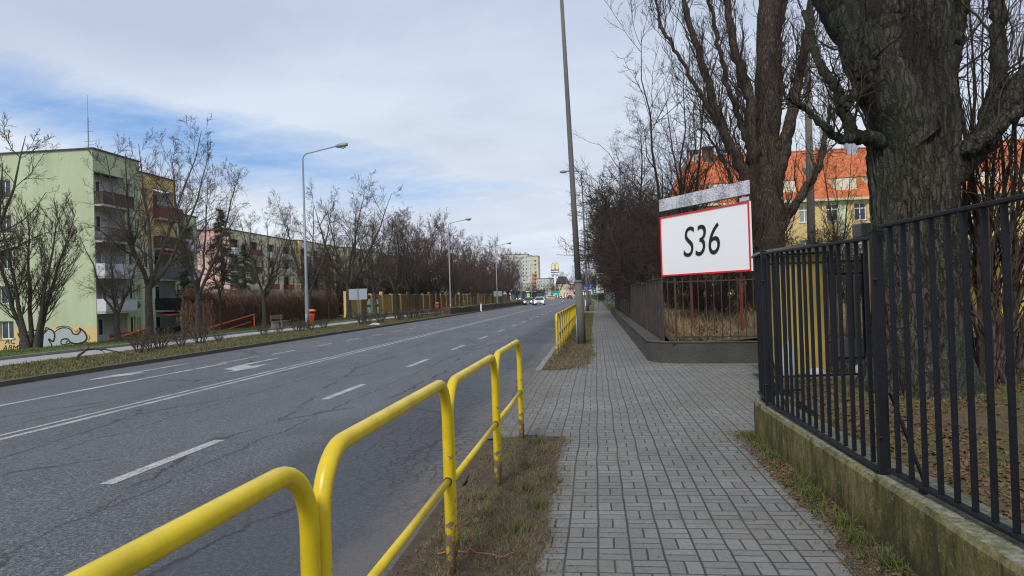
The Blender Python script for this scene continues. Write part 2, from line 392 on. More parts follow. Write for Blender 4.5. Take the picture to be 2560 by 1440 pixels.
def pavers(name, warm=0.):
    m, n, b = newmat(name); p = n.pos(); s = n.sep(p)
    wob = n.noise(p, .55, 3, col=True); ws = n.sep(wob)
    wob2 = n.sep(n.noise(p, 6, 2, col=True))
    X = n.m('ADD', n.m('ADD', s[0], n.m('MULTIPLY', ws[0], .07)), n.m('MULTIPLY', wob2[0], .006)); X = n.m('MULTIPLY', X, 1/.2)
    Y = n.m('ADD', n.m('ADD', s[1], n.m('MULTIPLY', ws[1], .05)), n.m('MULTIPLY', wob2[1], .006)); Y = n.m('MULTIPLY', Y, 1/.2)
    iu = n.m('FLOOR', X); iv = n.m('FLOOR', Y); fu = n.m('FRACT', X); fv = n.m('FRACT', Y)
    par = n.m('MODULO', n.m('ABSOLUTE', n.m('ADD', iu, iv)), 2.)
    du = n.m('MINIMUM', fu, n.m('SUBTRACT', 1., fu)); dv = n.m('MINIMUM', fv, n.m('SUBTRACT', 1., fv))
    # parity picks which way the two bricks of a cell lie
    mid = n.m('ADD', n.m('MULTIPLY', par, fu), n.m('MULTIPLY', n.m('SUBTRACT', 1., par), fv))
    dm = n.m('ABSOLUTE', n.m('SUBTRACT', mid, .5))
    dj = n.m('MINIMUM', n.m('MINIMUM', du, n.m('MULTIPLY', dv, 1.1)), n.m('MULTIPLY', dm, 1.15))
    half = n.m('GREATER_THAN', mid, .5)
    rnd = n.white(n.comb(iu, iv, n.m('ADD', half, n.m('MULTIPLY', par, 3.))))
    jn = n.m('MULTIPLY', n.m('SUBTRACT', n.noise(p, 45, 4, .75), .5), .05)
    joint = n.mr(n.m('ADD', dj, jn), .010, .042, 1, 0)
    rnd = n.m('SUBTRACT', rnd, n.m('MULTIPLY', n.m('GREATER_THAN', rnd, .95), 1.6))
    stain = n.noise(p, .8, 5, .62); grain = n.noise(p, 120, 3, .7)
    c = n.mix(rnd, (.140, .136, .127), (.198, .193, .181))
    if warm: c = n.mix(.6, c, (.33, .24, .21))
    c = n.mix(n.mr(stain, .42, .66, 0, .6), c, (.082, .080, .070))
    c = n.mix(n.mr(grain, .38, .68, 0, .45), c, (.26, .255, .245))
    c = n.mix(n.mr(n.noise(p, 34, 4, .8), .46, .62, 0, .4), c, (.075, .072, .066))
    c = n.mix(n.mr(n.noise(p, 2.1, 5, .7), .56, .7, 0, .35), c, (.24, .235, .22))
    moss = n.mr(n.m('ADD', n.noise(p, 1.1, 4), n.m('MULTIPLY', n.m('ABSOLUTE', n.m('SUBTRACT', s[0], .5)), .17)), .58, .76)
    jc = n.mix(moss, (.02, .018, .016), (.055, .06, .02))
    c = n.mix(n.m('MULTIPLY', joint, .86), c, jc)
    spill = n.m('MULTIPLY', moss, n.mr(n.noise(p, 9, 4, .7), .48, .64, 0, .7))
    c = n.mix(spill, c, (.09, .085, .04))
    dirt = n.mr(n.m('ADD', n.m('MULTIPLY', n.noise(p, 3.2, 6, .72), .5), n.mr(s[0], -1.3, -.2, .3, 0)), .38, .58, 0, .8)
    c = n.mix(n.m('MULTIPLY', dirt, n.mr(s[0], -.35, -.6)), c, (.12, .105, .09))
    dot = n.m('MULTIPLY', n.mr(n.vor(p, 9), .05, .09, 1, 0), n.mr(n.noise(p, 1.0, 3), .50, .60))
    c = n.mix(n.m('MULTIPLY', dot, .8), c, (.06, .055, .05))
    h = n.m('ADD', n.m('SUBTRACT', n.m('MULTIPLY', rnd, .25), n.m('MULTIPLY', joint, 1.)), n.m('MULTIPLY', grain, .12))
    finish(n, b, c, .8, n.bump(h, 1.0, .008)); return m
M['pavers'] = pavers('grey basketweave pavers')
M['pavers_pink'] = pavers('pinkish pavers', .6)

def soil(name, a, b_, g, thr=.5):
    m, n, b = newmat(name); p = n.pos()
    f = n.noise(p, 7, 6, .7); k = n.noise(p, 1.1, 4, .6)
    c = n.mix(n.mr(f, .3, .7), a, b_)
    c = n.mix(n.mr(n.m('ADD', k, n.m('MULTIPLY', f, .3)), thr+.05, thr+.25), c, g)
    finish(n, b, c, .95, n.bump(n.noise(p, 40, 5, .7), .9, .03), spec=.15); return m
M['kerb_dirty'] = simple('mossy dirty kerb', (.085, .075, .055), .9, .5, 2.5, .5, 30)
M['soil'] = soil('soil with dead grass', (.06, .046, .034), (.15, .115, .08), (.10, .088, .045), .6)
M['soil_right'] = soil('moss and leaf litter', (.07, .048, .03), (.17, .115, .065), (.12, .115, .035), .56)
M['turf'] = soil('winter turf', (.075, .075, .035), (.12, .12, .055), (.095, .13, .035), .42)
M['path'] = simple('pale path paving', (.30, .29, .285), .85, .14, 1.2, .2, 30)
M['kerb'] = simple('concrete kerb', (.20, .19, .18), .85, .45, 2.2, .3, 40)

def blade(name, cols):
    m, n, b = newmat(name); p = n.pos()
    c = n.ramp(n.noise(p, 14, 3, .7), [(.3+.4*i/(len(cols)-1), c) for i, c in enumerate(cols)])
    finish(n, b, c, .8, spec=.15); return m
M['blade_dry'] = blade('dry grass blades', [(.09, .07, .045), (.20, .155, .095), (.13, .115, .055), (.27, .215, .14)])
M['blade_green'] = blade('green grass blades', [(.075, .08, .03), (.085, .12, .03), (.16, .15, .07)])
M['blade_straw'] = blade('straw', [(.16, .11, .06), (.36, .28, .16), (.24, .15, .08), (.45, .36, .24)])
M['leaf'] = blade('dead leaves', [(.07, .042, .025), (.16, .09, .045), (.12, .08, .05), (.24, .17, .10)])

def mosswall():
    m, n, b = newmat('mossy painted plinth'); p = n.pos(); s = n.sep(p)
    st = n.noise(n.vm('MULTIPLY', p, (3.4, 3.4, .9)), 3.2, 7, .75)
    patch = n.noise(p, 1.7, 4, .6)
    c = n.mix(n.mr(n.noise(p, 25, 4, .7), .3, .7), (.35, .28, .10), (.20, .17, .07))
    c = n.mix(n.mr(n.m('ADD', n.m('MULTIPLY', st, .7), n.m('MULTIPLY', patch, .4)), .44, .62), c, (.085, .085, .028))
    c = n.mix(n.m('MULTIPLY', n.mr(s[2], .12, .0), n.mr(patch, .3, .6)), c, (.07, .055, .04))
    fine = n.noise(p, 60, 4, .8)
    c = n.mix(n.m('MULTIPLY', n.mr(st, .54, .66), .7), c, (.05, .046, .03))
    c = n.mix(n.mr(fine, .36, .66, 0, .6), c, (.045, .042, .025))
    c = n.mix(n.mr(n.noise(p, 11, 5, .75), .60, .68, 0, .7), c, (.34, .30, .16))
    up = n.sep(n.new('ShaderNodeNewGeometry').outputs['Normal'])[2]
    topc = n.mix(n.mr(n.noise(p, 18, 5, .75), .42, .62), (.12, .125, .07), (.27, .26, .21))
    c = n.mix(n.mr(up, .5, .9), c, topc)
    finish(n, b, c, .95, n.bump(n.noise(p, 30, 5, .7), .7, .02), spec=.15); return m
M['mosswall'] = mosswall()
M['darkwall'] = simple('dark stained plinth', (.060, .056, .048), .95, .55, 1.6, .9, 18)

def rustsheet():
    m, n, b = newmat('rusty sheet metal'); p = n.pos()
    q = n.vm('MULTIPLY', p, (1, 1, .12)); st = n.noise(q, 6, 5, .65); f = n.noise(p, 12, 5, .7)
    c = n.mix(n.mr(st, .3, .7), (.022, .017, .016), (.075, .046, .034))
    c = n.mix(n.mr(n.m('ADD', n.m('MULTIPLY', st, .6), n.m('MULTIPLY', f, .4)), .57, .64), c, (.24, .21, .13))
    finish(n, b, c, .85, n.bump(f, .4, .01)); return m
M['rust'] = rustsheet()
M['rustbar'] = simple('rusty iron bar', (.045, .032, .028), .8, .4, 8)

def render_wall(name, a, low=None, zlow=.3, var=.10, sc=.6):
    m, n, b = newmat(name); p = n.pos(); s = n.sep(p)
    k = n.noise(n.vm('MULTIPLY', p, (1, 1, .35)), sc, 5, .6)
    c = n.mix(n.mr(k, .3, .7), tuple(x*(1-var) for x in a), tuple(x*(1+var) for x in a))
    if low: c = n.mix(n.m('LESS_THAN', s[2], zlow), c, low)
    drip = n.mr(n.noise(n.vm('MULTIPLY', p, (3, 3, .25)), 1.5, 4), .55, .8, 0, .3)
    c = n.mix(drip, c, tuple(x*.6 for x in a))
    finish(n, b, c, .9, n.bump(n.noise(p, 20, 3), .15, .01)); return m
M['w_green'] = render_wall('green render', (.425, .485, .315), (.60, .46, .21), .28)
M['w_green2'] = render_wall('pale green render', (.54, .60, .42))
M['w_yellow'] = render_wall('yellow render', (.68, .49, .20))
M['w_grey'] = render_wall('grey loggia render', (.56, .55, .54))
M['w_pink'] = render_wall('pink render', (.68, .43, .38))
M['w_cream'] = render_wall('cream render', (.70, .64, .45))
M['w_school'] = render_wall('ochre render', (.64, .47, .20))
M['w_tower'] = render_wall('pale tower render', (.55, .57, .52))
M['w_tower_y'] = render_wall('olive yellow tower render', (.58, .56, .36))
M['roofedge'] = simple('dark roof edge', (.04, .045, .05), .6, .1)
M['slab'] = simple('balcony slab', (.38, .37, .35), .85, .15)
M['b_brown'] = simple('brown balcony slats', (.055, .035, .03), .7, .3, 8)
M['b_red'] = simple('dark red balcony sheet', (.17, .03, .035), .6, .25, 2)
M['b_white'] = simple('white balcony sheet', (.55, .54, .58), .6, .1)
M['b_grey'] = simple('grey balcony sheet', (.14, .15, .17), .6, .1)
M['b_black'] = simple('black balcony cover', (.015, .016, .02), .6, .1)
M['awn_red'] = simple('red awning', (.45, .02, .03), .7, .1)
M['awn_orange'] = simple('orange awning', (.55, .15, .07), .7, .1)
M['graf_grey'] = simple('grey spray paint', (.36, .40, .41), .7, .1)
M['brick_dark'] = simple('brown brick chimney', (.10, .07, .06), .85, .3, 6)
M['chim_pale'] = simple('pale chimney', (.42, .38, .33), .85, .15, 4)
M['chim_pink'] = simple('pinkish chimney', (.50, .30, .24), .85, .15, 4)
M['yellowpillar'] = simple('yellow gate pillar', (.48, .35, .08), .8, .2, 2.5, .2, 30)
M['cap'] = simple('grey concrete cap', (.13, .13, .12), .9, .3, 4, .3, 30)
M['stone'] = simple('whitish stone', (.45, .45, .45), .9, .25, 6, .4, 30)

def rooftile():
    m, n, b = newmat('orange roof tiles'); p = n.pos(); s = n.sep(p)
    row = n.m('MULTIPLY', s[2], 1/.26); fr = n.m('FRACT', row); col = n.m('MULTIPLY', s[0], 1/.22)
    rnd = n.white(n.comb(n.m('FLOOR', col), n.m('FLOOR', row), 0.))
    c = n.mix(rnd, (.44, .11, .035), (.62, .18, .055))
    c = n.mix(n.mr(n.noise(p, .45, 4), .45, .75, 0, .5), c, (.33, .085, .04))
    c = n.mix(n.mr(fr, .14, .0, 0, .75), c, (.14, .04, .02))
    finish(n, b, c, .8, n.bump(n.m('ADD', fr, n.m('SINE', n.m('MULTIPLY', col, 6.283))), .5, .05)); return m
M['rooftile'] = rooftile()

def slats(name, a, d, period, axis=2):
    m, n, b = newmat(name); p = n.pos(); s = n.sep(p)
    fr = n.m('FRACT', n.m('MULTIPLY', s[axis], 1/period)); k = n.mr(fr, .0, .25, 1, 0)
    c = n.mix(n.m('MULTIPLY', k, .85), n.mix(n.noise(p, 2, 4), tuple(x*.8 for x in a), tuple(x*1.2 for x in a)), d)
    finish(n, b, c, .8, n.bump(fr, .4, .02)); return m
M['orange_slat'] = slats('orange slatted panel', (.24, .11, .03), (.04, .024, .012), .16)
M['orange_wall'] = simple('orange painted wall', (.42, .24, .06), .85, .15, 1.5)
def speckle():
    m, n, b = newmat('speckled header print'); p = n.pos()
    q = n.vm('SNAP', p, (.016, .016, .016)); r = n.white(q); s = n.sep(p)
    k = n.noise(p, 2.3, 2); thr = n.mr(k, .42, .58, .22, .72)
    c = n.mix(n.m('GREATER_THAN', r, thr), (.26, .27, .31), (.70, .71, .75))
    c = n.mix(n.m('MULTIPLY', n.m('GREATER_THAN', n.white(n.vm('ADD', q, (5, 5, 5))), .88), n.mr(s[0], 2.3, 3.4, 0, .6)), c, (.6, .25, .35))
    finish(n, b, c, .6); return m
M['speckle'] = speckle()
# ================================================================== GROUND AND ROAD
YS = [-25, -5, 10, 30, 60, 100, 150, 175, 200, 225, 250, 275, 300, 320, 400, 600, 1500]
def strip(name, prof, mat, ys=YS, y0=None, y1=None, fol=True):
    ys = [y for y in ys if (y0 is None or y > y0) and (y1 is None or y < y1)]
    if y0 is not None: ys = [y0]+ys
    if y1 is not None: ys = ys+[y1]
    g = Geo(); k = len(prof)
    g.add([(x+(bend(y) if fol and abs(x) < 900 else 0), y, z) for y in ys for x, z in prof],
          [(i*k+j, i*k+j+1, (i+1)*k+j+1, (i+1)*k+j) for i in range(len(ys)-1) for j in range(k-1)])
    return g.obj(name, mat, None, (0, 0, 0))
struct(strip('ground', [(-3000, -2), (-60, -2), (-40, -2), (-27.5, -.5), (-25.0, -.05), (-19.8, -.02), (-19.75, -.14), (-1.2, -.14),
                        (-1.1, -.04), (9, -.04), (3000, -.04)], M['turf']))
R0, R1 = -13.6, -1.3
struct(strip('road', [(R0-.02, -.1), (-7.6, -.085), (R1+.02, -.1)], M['asphalt'], y1=420.))
struct(strip('verge_soil', [(-17.72, .0), (-13.78, .01)], M['turf'], y1=300.))
struct(strip('path', [(-19.78, .004), (-17.7, .004)], M['path'], y1=300.))
def kerbrun(name, x0, x1, z0, z1, y0, y1, mat, step=1.0, gap=.012):
    g = Geo(); y = y0; rnd = random.Random(3)
    while y < y1-.05:
        e = min(y+step, y1); b0 = bend(y); dz = rnd.uniform(-.006, .006); dx = rnd.uniform(-.006, .006)
        g.box(x0+b0+dx, y+gap/2, z0, x1+b0+dx, e-gap/2, z1+dz); y = e
    o = g.obj(name, mat, None, (0, y0, 0), bevel=.012 if y1-y0 < 60 else 0); return struct(o)
kerbrun('kerb', R0-.2, R0, -.2, .015, -2, 300, M['kerb_dirty'])
kerbrun('kerb', -19.95, -19.8, -.2, .10, -2, 240, M['kerb'])
kerbrun('kerb', R1, R1+.10, -.2, -.025, 1.0, 8.2, M['soil'])
kerbrun('kerb', R1-.04, R1+.10, -.2, .035, 15.3, 61, M['kerb'])
kerbrun('kerb', R1-.04, R1+.10, -.2, .035, 68, 300, M['kerb'])
kerbrun('kerb', -17.72, -17.6, -.2, .012, -2, 240, M['kerb'])
g = Geo()
g.quad((-.55, -5, 0), (1.68, -5, 0), (1.68, 60, 0), (-.55, 60, 0))
g.quad((R1, 8.1, -.001), (-.55, 8.1, -.001), (-.55, 15.9, -.001), (R1, 15.9, -.001))
g.quad((1.68, 8.35, -.001), (12, 8.35, -.001), (12, 16.6, -.001), (1.68, 16.6, -.001))
struct(g.obj('pavement', M['pavers'], None, (0, 0, 0)))
g = Geo(); g.quad((R1, 60, .002), (2.9, 60, .002), (2.9, 67.5, .002), (R1, 67.5, .002))
struct(g.obj('pavement', M['pavers_pink'], None, (0, 60, 0)))
struct(strip('pavement', [(-.3, .0), (1.1, .0)], M['pavers'], y0=67.5, y1=300.))

EDGES = []
def blob(name, pts, z, mat, amp=.05, fr=2.2, sub=10, rise=.03):
    """irregular-edged flat mound"""
    P = []; k = len(pts)
    for i in range(k):
        a = Vector(pts[i]); b = Vector(pts[(i+1) % k]); L = (b-a).length; m_ = max(2, int(L/.09)) if L < 14 else int(L/.25)
        nrm = Vector((b.y-a.y, a.x-b.x)).normalized()
        for j in range(m_):
            q = a+(b-a)*j/m_; P.append(q+nrm*amp*(noise.noise(Vector((q.x*fr*2, q.y*fr, z*9)))+.5*noise.noise(Vector((q.x*9, q.y*7, 3)))))
    EDGES.append(P)
    g = Geo(); T = tessellate_polygon([[Vector((p.x, p.y, 0)) for p in P]])
    V = [(p.x, p.y, z) for p in P]; F = [t for t in T]
    n0 = len(V)
    V += [(p.x, p.y, z-.05) for p in P]; F += [(i, (i+1) % n0, n0+(i+1) % n0, n0+i) for i in range(n0)]
    g.add(V, F); return struct(g.obj(name, mat, None, (0, 0, 0))), P
blob('verge_soil', [(-1.2, .6), (-1.2, 8.05), (-.75, 8.2), (-.43, 8.1), (-.40, 6), (-.38, .6)], .012, M['soil'], .07)
blob('verge_soil', [(-1.22, 15.5), (-1.22, 60), (-.36, 60), (-.32, 30), (-.2, 20), (-.12, 18.5), (-.35, 16.2), (-.8, 15.3)], .014, M['soil'], .10)
struct(strip('verge_soil', [(-1.22, .015), (-.3, .015)], M['turf'], y0=67.5, y1=300.))
blob('verge_soil', [(1.38, 2.2), (1.70, 2.2), (1.70, 8.3), (1.62, 8.3), (1.55, 7), (1.49, 5.5), (1.41, 4.2)], .008, M['soil'], .10)
blob('verge_soil', [(1.30, 17.5), (1.52, 17.2), (1.52, 60), (1.28, 60), (1.32, 30)], .008, M['soil'], .10)
# yard behind the black fence, garden behind the rusty fence
struct(strip('lawn_ground', [(9, .1), (14, .12), (60, .12)], M['turf'], y0=-25., y1=140., fol=False))
g = Geo(); g.quad((1.9, -3, .17), (14, -3, .17), (14, 8.3, .17), (1.9, 8.3, .17)); g.quad((2.42, 8.3, .17), (14, 8.3, .17), (14, 14, .17), (2.85, 14, .17))
struct(g.obj('yard_ground', M['soil_right'], None, (2, 0, 0)))
g = Geo(); nx, ny = 40, 50
V = []; F = []
for j in range(ny+1):
    for i in range(nx+1):
        x = 1.66+i*.28; y = 16.35+j*1.4 if j > 12 else 16.35+j*1.4
        h = .42+.25*max(0, noise.noise(Vector((x*.7, y*.5, 0))))+min(.5, max(0, y-17)*.07)
        V.append((x, y+ .15*i*0, h))
for j in range(ny):
    for i in range(nx): a = j*(nx+1)+i; F.append((a, a+1, a+nx+2, a+nx+1))
g.add(V, F); struct(g.obj('garden_ground', M['soil_right'], None, (2, 17, 0), smooth=True))
g = Geo(); g.quad((9.5, 17.0, .6), (30, 17.0, .6), (30, 23, .6), (9.5, 23, .6))
struct(strip('path', [(7.5, .185), (14, .185)], M['pavers'], y0=13., y1=20., fol=False))

# ---- painted markings (each a strip lying on the asphalt)
def roadz(x): return -.1+.015*(1-abs(x+7.6)/5.3) if True else 0
K = 1.06
def line(x0, x1, y0, y1, dz=.004):
    g = Geo(); n_ = max(1, int((y1-y0)/12)); z = lambda x: -.1+.015*(1-min(1, abs(x+7.6)/(6.02 if x < -7.6 else 6.32)))+dz; x0 *= K; x1 *= K; y0 *= K; y1 *= K
    for i in range(n_):
        a = y0+(y1-y0)*i/n_; b = y0+(y1-y0)*(i+1)/n_
        g.quad((x0+bend(a), a, z(x0)), (x1+bend(a), a, z(x1)), (x1+bend(b), b, z(x1)), (x0+bend(b), b, z(x0)))
    return g
def mark(g, mt='line'): return struct(g.obj('road_marking', M[mt], None))
mark(line(-7.75, -7.66, -10, 330)); mark(line(-7.52, -7.40, -10, 330))
g = Geo()
for i in range(-1, 48):
    y = 6.1+5.3*i; q = line(-4.56, -4.42, y, y+2.0); g.add(q.V, q.F)
mark(g)
q = line(-4.56, -4.38, 4.42, 4.72); mark(q)
g = Geo(); q = line(-10.27, -10.13, -10, 18.9); g.add(q.V, q.F)
y = 21.75
while y < 240: q = line(-10.27, -10.15, y, y+1.8); g.add(q.V, q.F); y += 3.31
mark(g)
def flat(pts, z=-.088):
    g = Geo(); T = tessellate_polygon([[Vector((a, b, 0)) for a, b in pts]]); g.add([(a, b, z) for a, b in pts], T)
    return g
mark(flat([(-9.85, 18.06), (-9.99, 19.38), (-9.95, 21.45), (-9.81, 21.5), (-9.80, 19.2), (-9.46, 18.85), (-9.28, 19.5), (-9.05, 18.26), (-9.2, 17.69), (-9.3, 17.0), (-9.38, 17.76)], -.0845))
mark(flat([(-12.18, 15.9), (-12.36, 16.9), (-12.22, 17.7), (-12.2, 20.2), (-12.08, 20.2), (-12.06, 17.8), (-11.80, 17.6), (-11.85, 17.0)], -.0905))
mark(line(-10.42, -10.33, 18.75, 21.1))
g = line(-3.6, -2.9, 43.5, 43.75); mark(g)

# ================================================================== TREES
def tubes(P, R, s):
    n_, k, _ = P.shape
    T = np.gradient(P, axis=1); T /= np.linalg.norm(T, axis=2, keepdims=True)+1e-9
    mean = P[:, -1]-P[:, 0]; ref = np.eye(3)[np.argmin(np.abs(mean), axis=1)]
    A = np.cross(T, ref[:, None, :]); A /= np.linalg.norm(A, axis=2, keepdims=True)+1e-9
    B = np.cross(T, A); q = 2*np.pi*np.arange(s)/s
    V = P[:, :, None, :]+R[:, :, None, None]*(A[:, :, None, :]*np.cos(q)[None, None, :, None]+B[:, :, None, :]*np.sin(q)[None, None, :, None])
    V = V.reshape(-1, 3)
    b = (np.arange(n_)*k*s)[:, None, None]+(np.arange(k-1)*s)[None, :, None]
    j = np.arange(s)[None, None, :]; j2 = (np.arange(s)+1) % s; j2 = j2[None, None, :]
    F = np.stack([b+j, b+j2, b+s+j2, b+s+j], axis=-1).reshape(-1, 4)
    return V, F
def grow(P, R, n_, t, ang, ln, k, rng, up=0., wig=.08, rf=.6, rmin=.004, fall=.4, rmax=9., end=.3, out=0.):
    N_, K, _ = P.shape; idx = np.repeat(np.arange(N_), n_); m_ = len(idx)
    tt = rng.uniform(t[0], t[1], m_)
    f = tt*(K-1); i0 = np.minimum(f.astype(int), K-2); a = (f-i0)[:, None]
    p0 = P[idx, i0]*(1-a)+P[idx, i0+1]*a; d = P[idx, i0+1]-P[idx, i0]; d /= np.linalg.norm(d, axis=1, keepdims=True)+1e-9
    pr = R[idx, i0]*(1-a[:, 0])+R[idx, i0+1]*a[:, 0]
    plen = np.linalg.norm(np.diff(P, axis=1), axis=2).sum(1)[idx]
    w_ = rng.normal(size=(m_, 3)); w_ -= d*(w_*d).sum(1, keepdims=True); w_ /= np.linalg.norm(w_, axis=1, keepdims=True)+1e-9
    an = rng.uniform(ang[0], ang[1], m_)[:, None]; dr = d*np.cos(an)+w_*np.sin(an)
    L = (plen*ln if ln < 10 else np.full(m_, ln-10))*(1-fall*tt)*rng.uniform(.6, 1.25, m_)
    pts = [p0]; dd = dr.copy()
    for i in range(k-1):
        dd = dd+rng.normal(size=(m_, 3))*wig; dd[:, 2] += up
        dd /= np.linalg.norm(dd, axis=1, keepdims=True); pts.append(pts[-1]+dd*(L/(k-1))[:, None])
    Q = np.stack(pts, axis=1); r0_ = np.clip(pr*rf, rmin, rmax)
    RR = r0_[:, None]*np.linspace(1, end, k)[None, :]; RR = np.maximum(RR, rmin*.7)
    return Q, RR

def poly(pts, r):
    P = np.array(pts, dtype=float)[None]; return P, np.array(r, dtype=float)[None]
def smoothline(pts, rads, k, wob=0, seed=0):
    q = np.array(pts, float); t = np.linspace(0, 1, len(q)); T = np.linspace(0, 1, k)
    from_ = [np.interp(T, t, q[:, i]) for i in range(3)]; P = np.stack(from_, 1)
    for _ in range(2): P[1:-1] = .25*P[:-2]+.5*P[1:-1]+.25*P[2:]
    if wob:
        rg = np.random.default_rng(seed); w_ = rg.normal(size=(k, 3))*wob; w_[0] = 0; P += w_
    return P, np.interp(T, t, rads)
def rootflare(P, R): R = R.copy(); R[:, 0] *= 1.45; return R

def make_tree(name, stems, levels, barkm, twigm, seed, thick=2, sides=(10, 6, 4, 3, 3), skip=0):
    """stems = list of (P,R); levels = dicts for grow; the first `thick` levels join the trunk mesh"""
    rng = np.random.default_rng(seed); k = max(len(s[0]) for s in stems)
    S = []
    for p, r in stems:
        if len(p) < k: p, r = smoothline(p, r, k)
        S.append((np.array(p), np.array(r)))
    P = np.stack([s[0] for s in S]); R = np.stack([s[1] for s in S])
    tr = [tubes(P, R, sides[0])]; cr = []; P = P[skip:]; R = R[skip:]
    for i, lv in enumerate(levels):
        lv = dict(lv); src = lv.pop('src', None)
        P, R = grow(P, R, rng=rng, **lv)
        (tr if i+1 < thick else cr).append(tubes(P, R, sides[min(i+1, len(sides)-1)]))
    root = thing(name, None, None)
    fast_obj('trunk', tr, barkm, root); fast_obj('crown', cr, twigm, root)
    return root
def stem(h, r, seed, lean=(0, 0), k=7, wob=.04, top=.35, base=(0, 0)):
    rg = np.random.default_rng(seed); z = np.linspace(0, h, k); P = np.zeros((k, 3)); P[:, 2] = z
    t = z/h; P[:, 0] = base[0]+lean[0]*t**1.2; P[:, 1] = base[1]+lean[1]*t**1.2
    w_ = rg.normal(size=(k, 2))*wob*h*.3; w_[0] = 0; P[:, :2] += w_
    R = r*(1-(1-top)*t); R[0] *= 1.35; return P, R

def forked(h1, r, nl, spread, hl, seed, k=8):
    """short trunk then nl leaders rising from its top"""
    rg = random.Random(seed); S = []; t0, tr = stem(h1, r, seed, k=k, wob=.02, top=.8)
    S.append((t0, tr)); top = t0[-1]; a0 = rg.uniform(0, 6.28)
    for i in range(nl):
        a = a0+6.283*i/nl+rg.uniform(-.4, .4); sp = spread*rg.uniform(.6, 1.2); L = hl*rg.uniform(.75, 1.1)
        pts = [top-np.array([0, 0, .15]), top+np.array([math.cos(a)*sp*.35, math.sin(a)*sp*.35, L*.22]),
               top+np.array([math.cos(a+.2)*sp*.7, math.sin(a+.2)*sp*.7, L*.55]), top+np.array([math.cos(a+.3)*sp, math.sin(a+.3)*sp, L])]
        rr_ = r*rg.uniform(.42, .6); S.append(smoothline(pts, [rr_, rr_*.8, rr_*.5, rr_*.12], k, .06*hl/6, seed*7+i))
    return S

PROTO = {}
# street tree, open crown (about 10 m)
PROTO['open'] = make_tree('bare_tree', forked(2.3, .19, 5, 2.7, 7.2, 11),
    [dict(n_=11, t=(.18, .97), ang=(.5, 1.05), ln=.42, k=6, up=.10, wig=.15, rf=.42, fall=.45),
     dict(n_=7, t=(.12, 1), ang=(.45, 1.0), ln=.48, k=5, up=.06, wig=.18, rf=.55, rmin=.008),
     dict(n_=7, t=(.15, 1), ang=(.4, 1.0), ln=.5, k=4, up=.04, wig=.18, rf=.6, rmin=.0055),
     dict(n_=3, t=(.3, 1), ang=(.4, .9), ln=.55, k=3, up=.03, wig=.15, rf=.7, rmin=.004)], M['bark_left'], M['twig'], 5, skip=1)
PROTO['open2'] = make_tree('bare_tree', forked(2.0, .20, 4, 2.3, 8.0, 23),
    [dict(n_=13, t=(.16, .97), ang=(.45, 1.05), ln=.40, k=6, up=.10, wig=.16, rf=.40, fall=.45),
     dict(n_=8, t=(.12, 1), ang=(.45, 1.1), ln=.48, k=5, up=.05, wig=.2, rf=.55, rmin=.008),
     dict(n_=7, t=(.15, 1), ang=(.4, 1.0), ln=.5, k=4, up=.03, wig=.2, rf=.6, rmin=.0055),
     dict(n_=3, t=(.3, 1), ang=(.4, .9), ln=.55, k=3, up=.03, wig=.15, rf=.7, rmin=.004)], M['bark_left'], M['twig'], 9, skip=1)
# dense rounded street tree
PROTO['dense'] = make_tree('bare_tree', forked(2.2, .21, 6, 3.4, 6.8, 31),
    [dict(n_=9, t=(.15, .95), ang=(.5, 1.1), ln=.5, k=6, up=.08, wig=.12, rf=.5, fall=.4),
     dict(n_=7, t=(.1, 1), ang=(.45, 1.0), ln=.5, k=5, up=.06, wig=.15, rf=.6, rmin=.010),
     dict(n_=7, t=(.1, 1), ang=(.4, 1.0), ln=.55, k=4, up=.05, wig=.16, rf=.7, rmin=.009),
     dict(n_=3, t=(.2, 1), ang=(.4, .9), ln=.6, k=3, up=.03, wig=.15, rf=.8, rmin=.007)], M['bark_left'], M['twig_purple'], 15, skip=1)
# many-stemmed fan
rg = random.Random(4); S = []
for i in range(5):
    a = 6.28*i/5+.4; S.append(stem(rg.uniform(6.0, 7.2), .115, 40+i, (math.cos(a)*1.7, math.sin(a)*1.2), k=8, wob=.02, top=.1, base=(math.cos(a)*.28, math.sin(a)*.2)))
PROTO['fan'] = make_tree('bare_tree', S,
    [dict(n_=36, t=(.14, .98), ang=(.5, 1.0), ln=.36, k=8, up=.16, wig=.06, rf=.26, fall=.55, rmin=.012),
     dict(n_=8, t=(.1, 1), ang=(.3, .75), ln=.42, k=5, up=.09, wig=.09, rf=.6, rmin=.008),
     dict(n_=5, t=(.2, 1), ang=(.35, .8), ln=.45, k=4, up=.05, wig=.1, rf=.6, rmin=.005)], M['bark_left'], M['twig'], 3, thick=2)
# birch with hanging twigs
PROTO['birch'] = make_tree('birch_tree', [stem(13, .15, 61, (.6, 0), k=10, wob=.015, top=.1)],
    [dict(n_=34, t=(.2, .99), ang=(.5, .9), ln=.30, k=7, up=.03, wig=.08, rf=.4, fall=.5, rmin=.014),
     dict(n_=9, t=(.2, 1), ang=(.4, 1.0), ln=.5, k=6, up=-.10, wig=.08, rf=.5, rmin=.007),
     dict(n_=7, t=(.1, 1), ang=(.4, 1.0), ln=.6, k=6, up=-.32, wig=.06, rf=.6, rmin=.0045),
     dict(n_=2, t=(.1, .8), ang=(.3, .7), ln=.6, k=4, up=-.3, wig=.06, rf=.7, rmin=.004)], M['bark_mid'], M['twig_dark'], 17, thick=2)
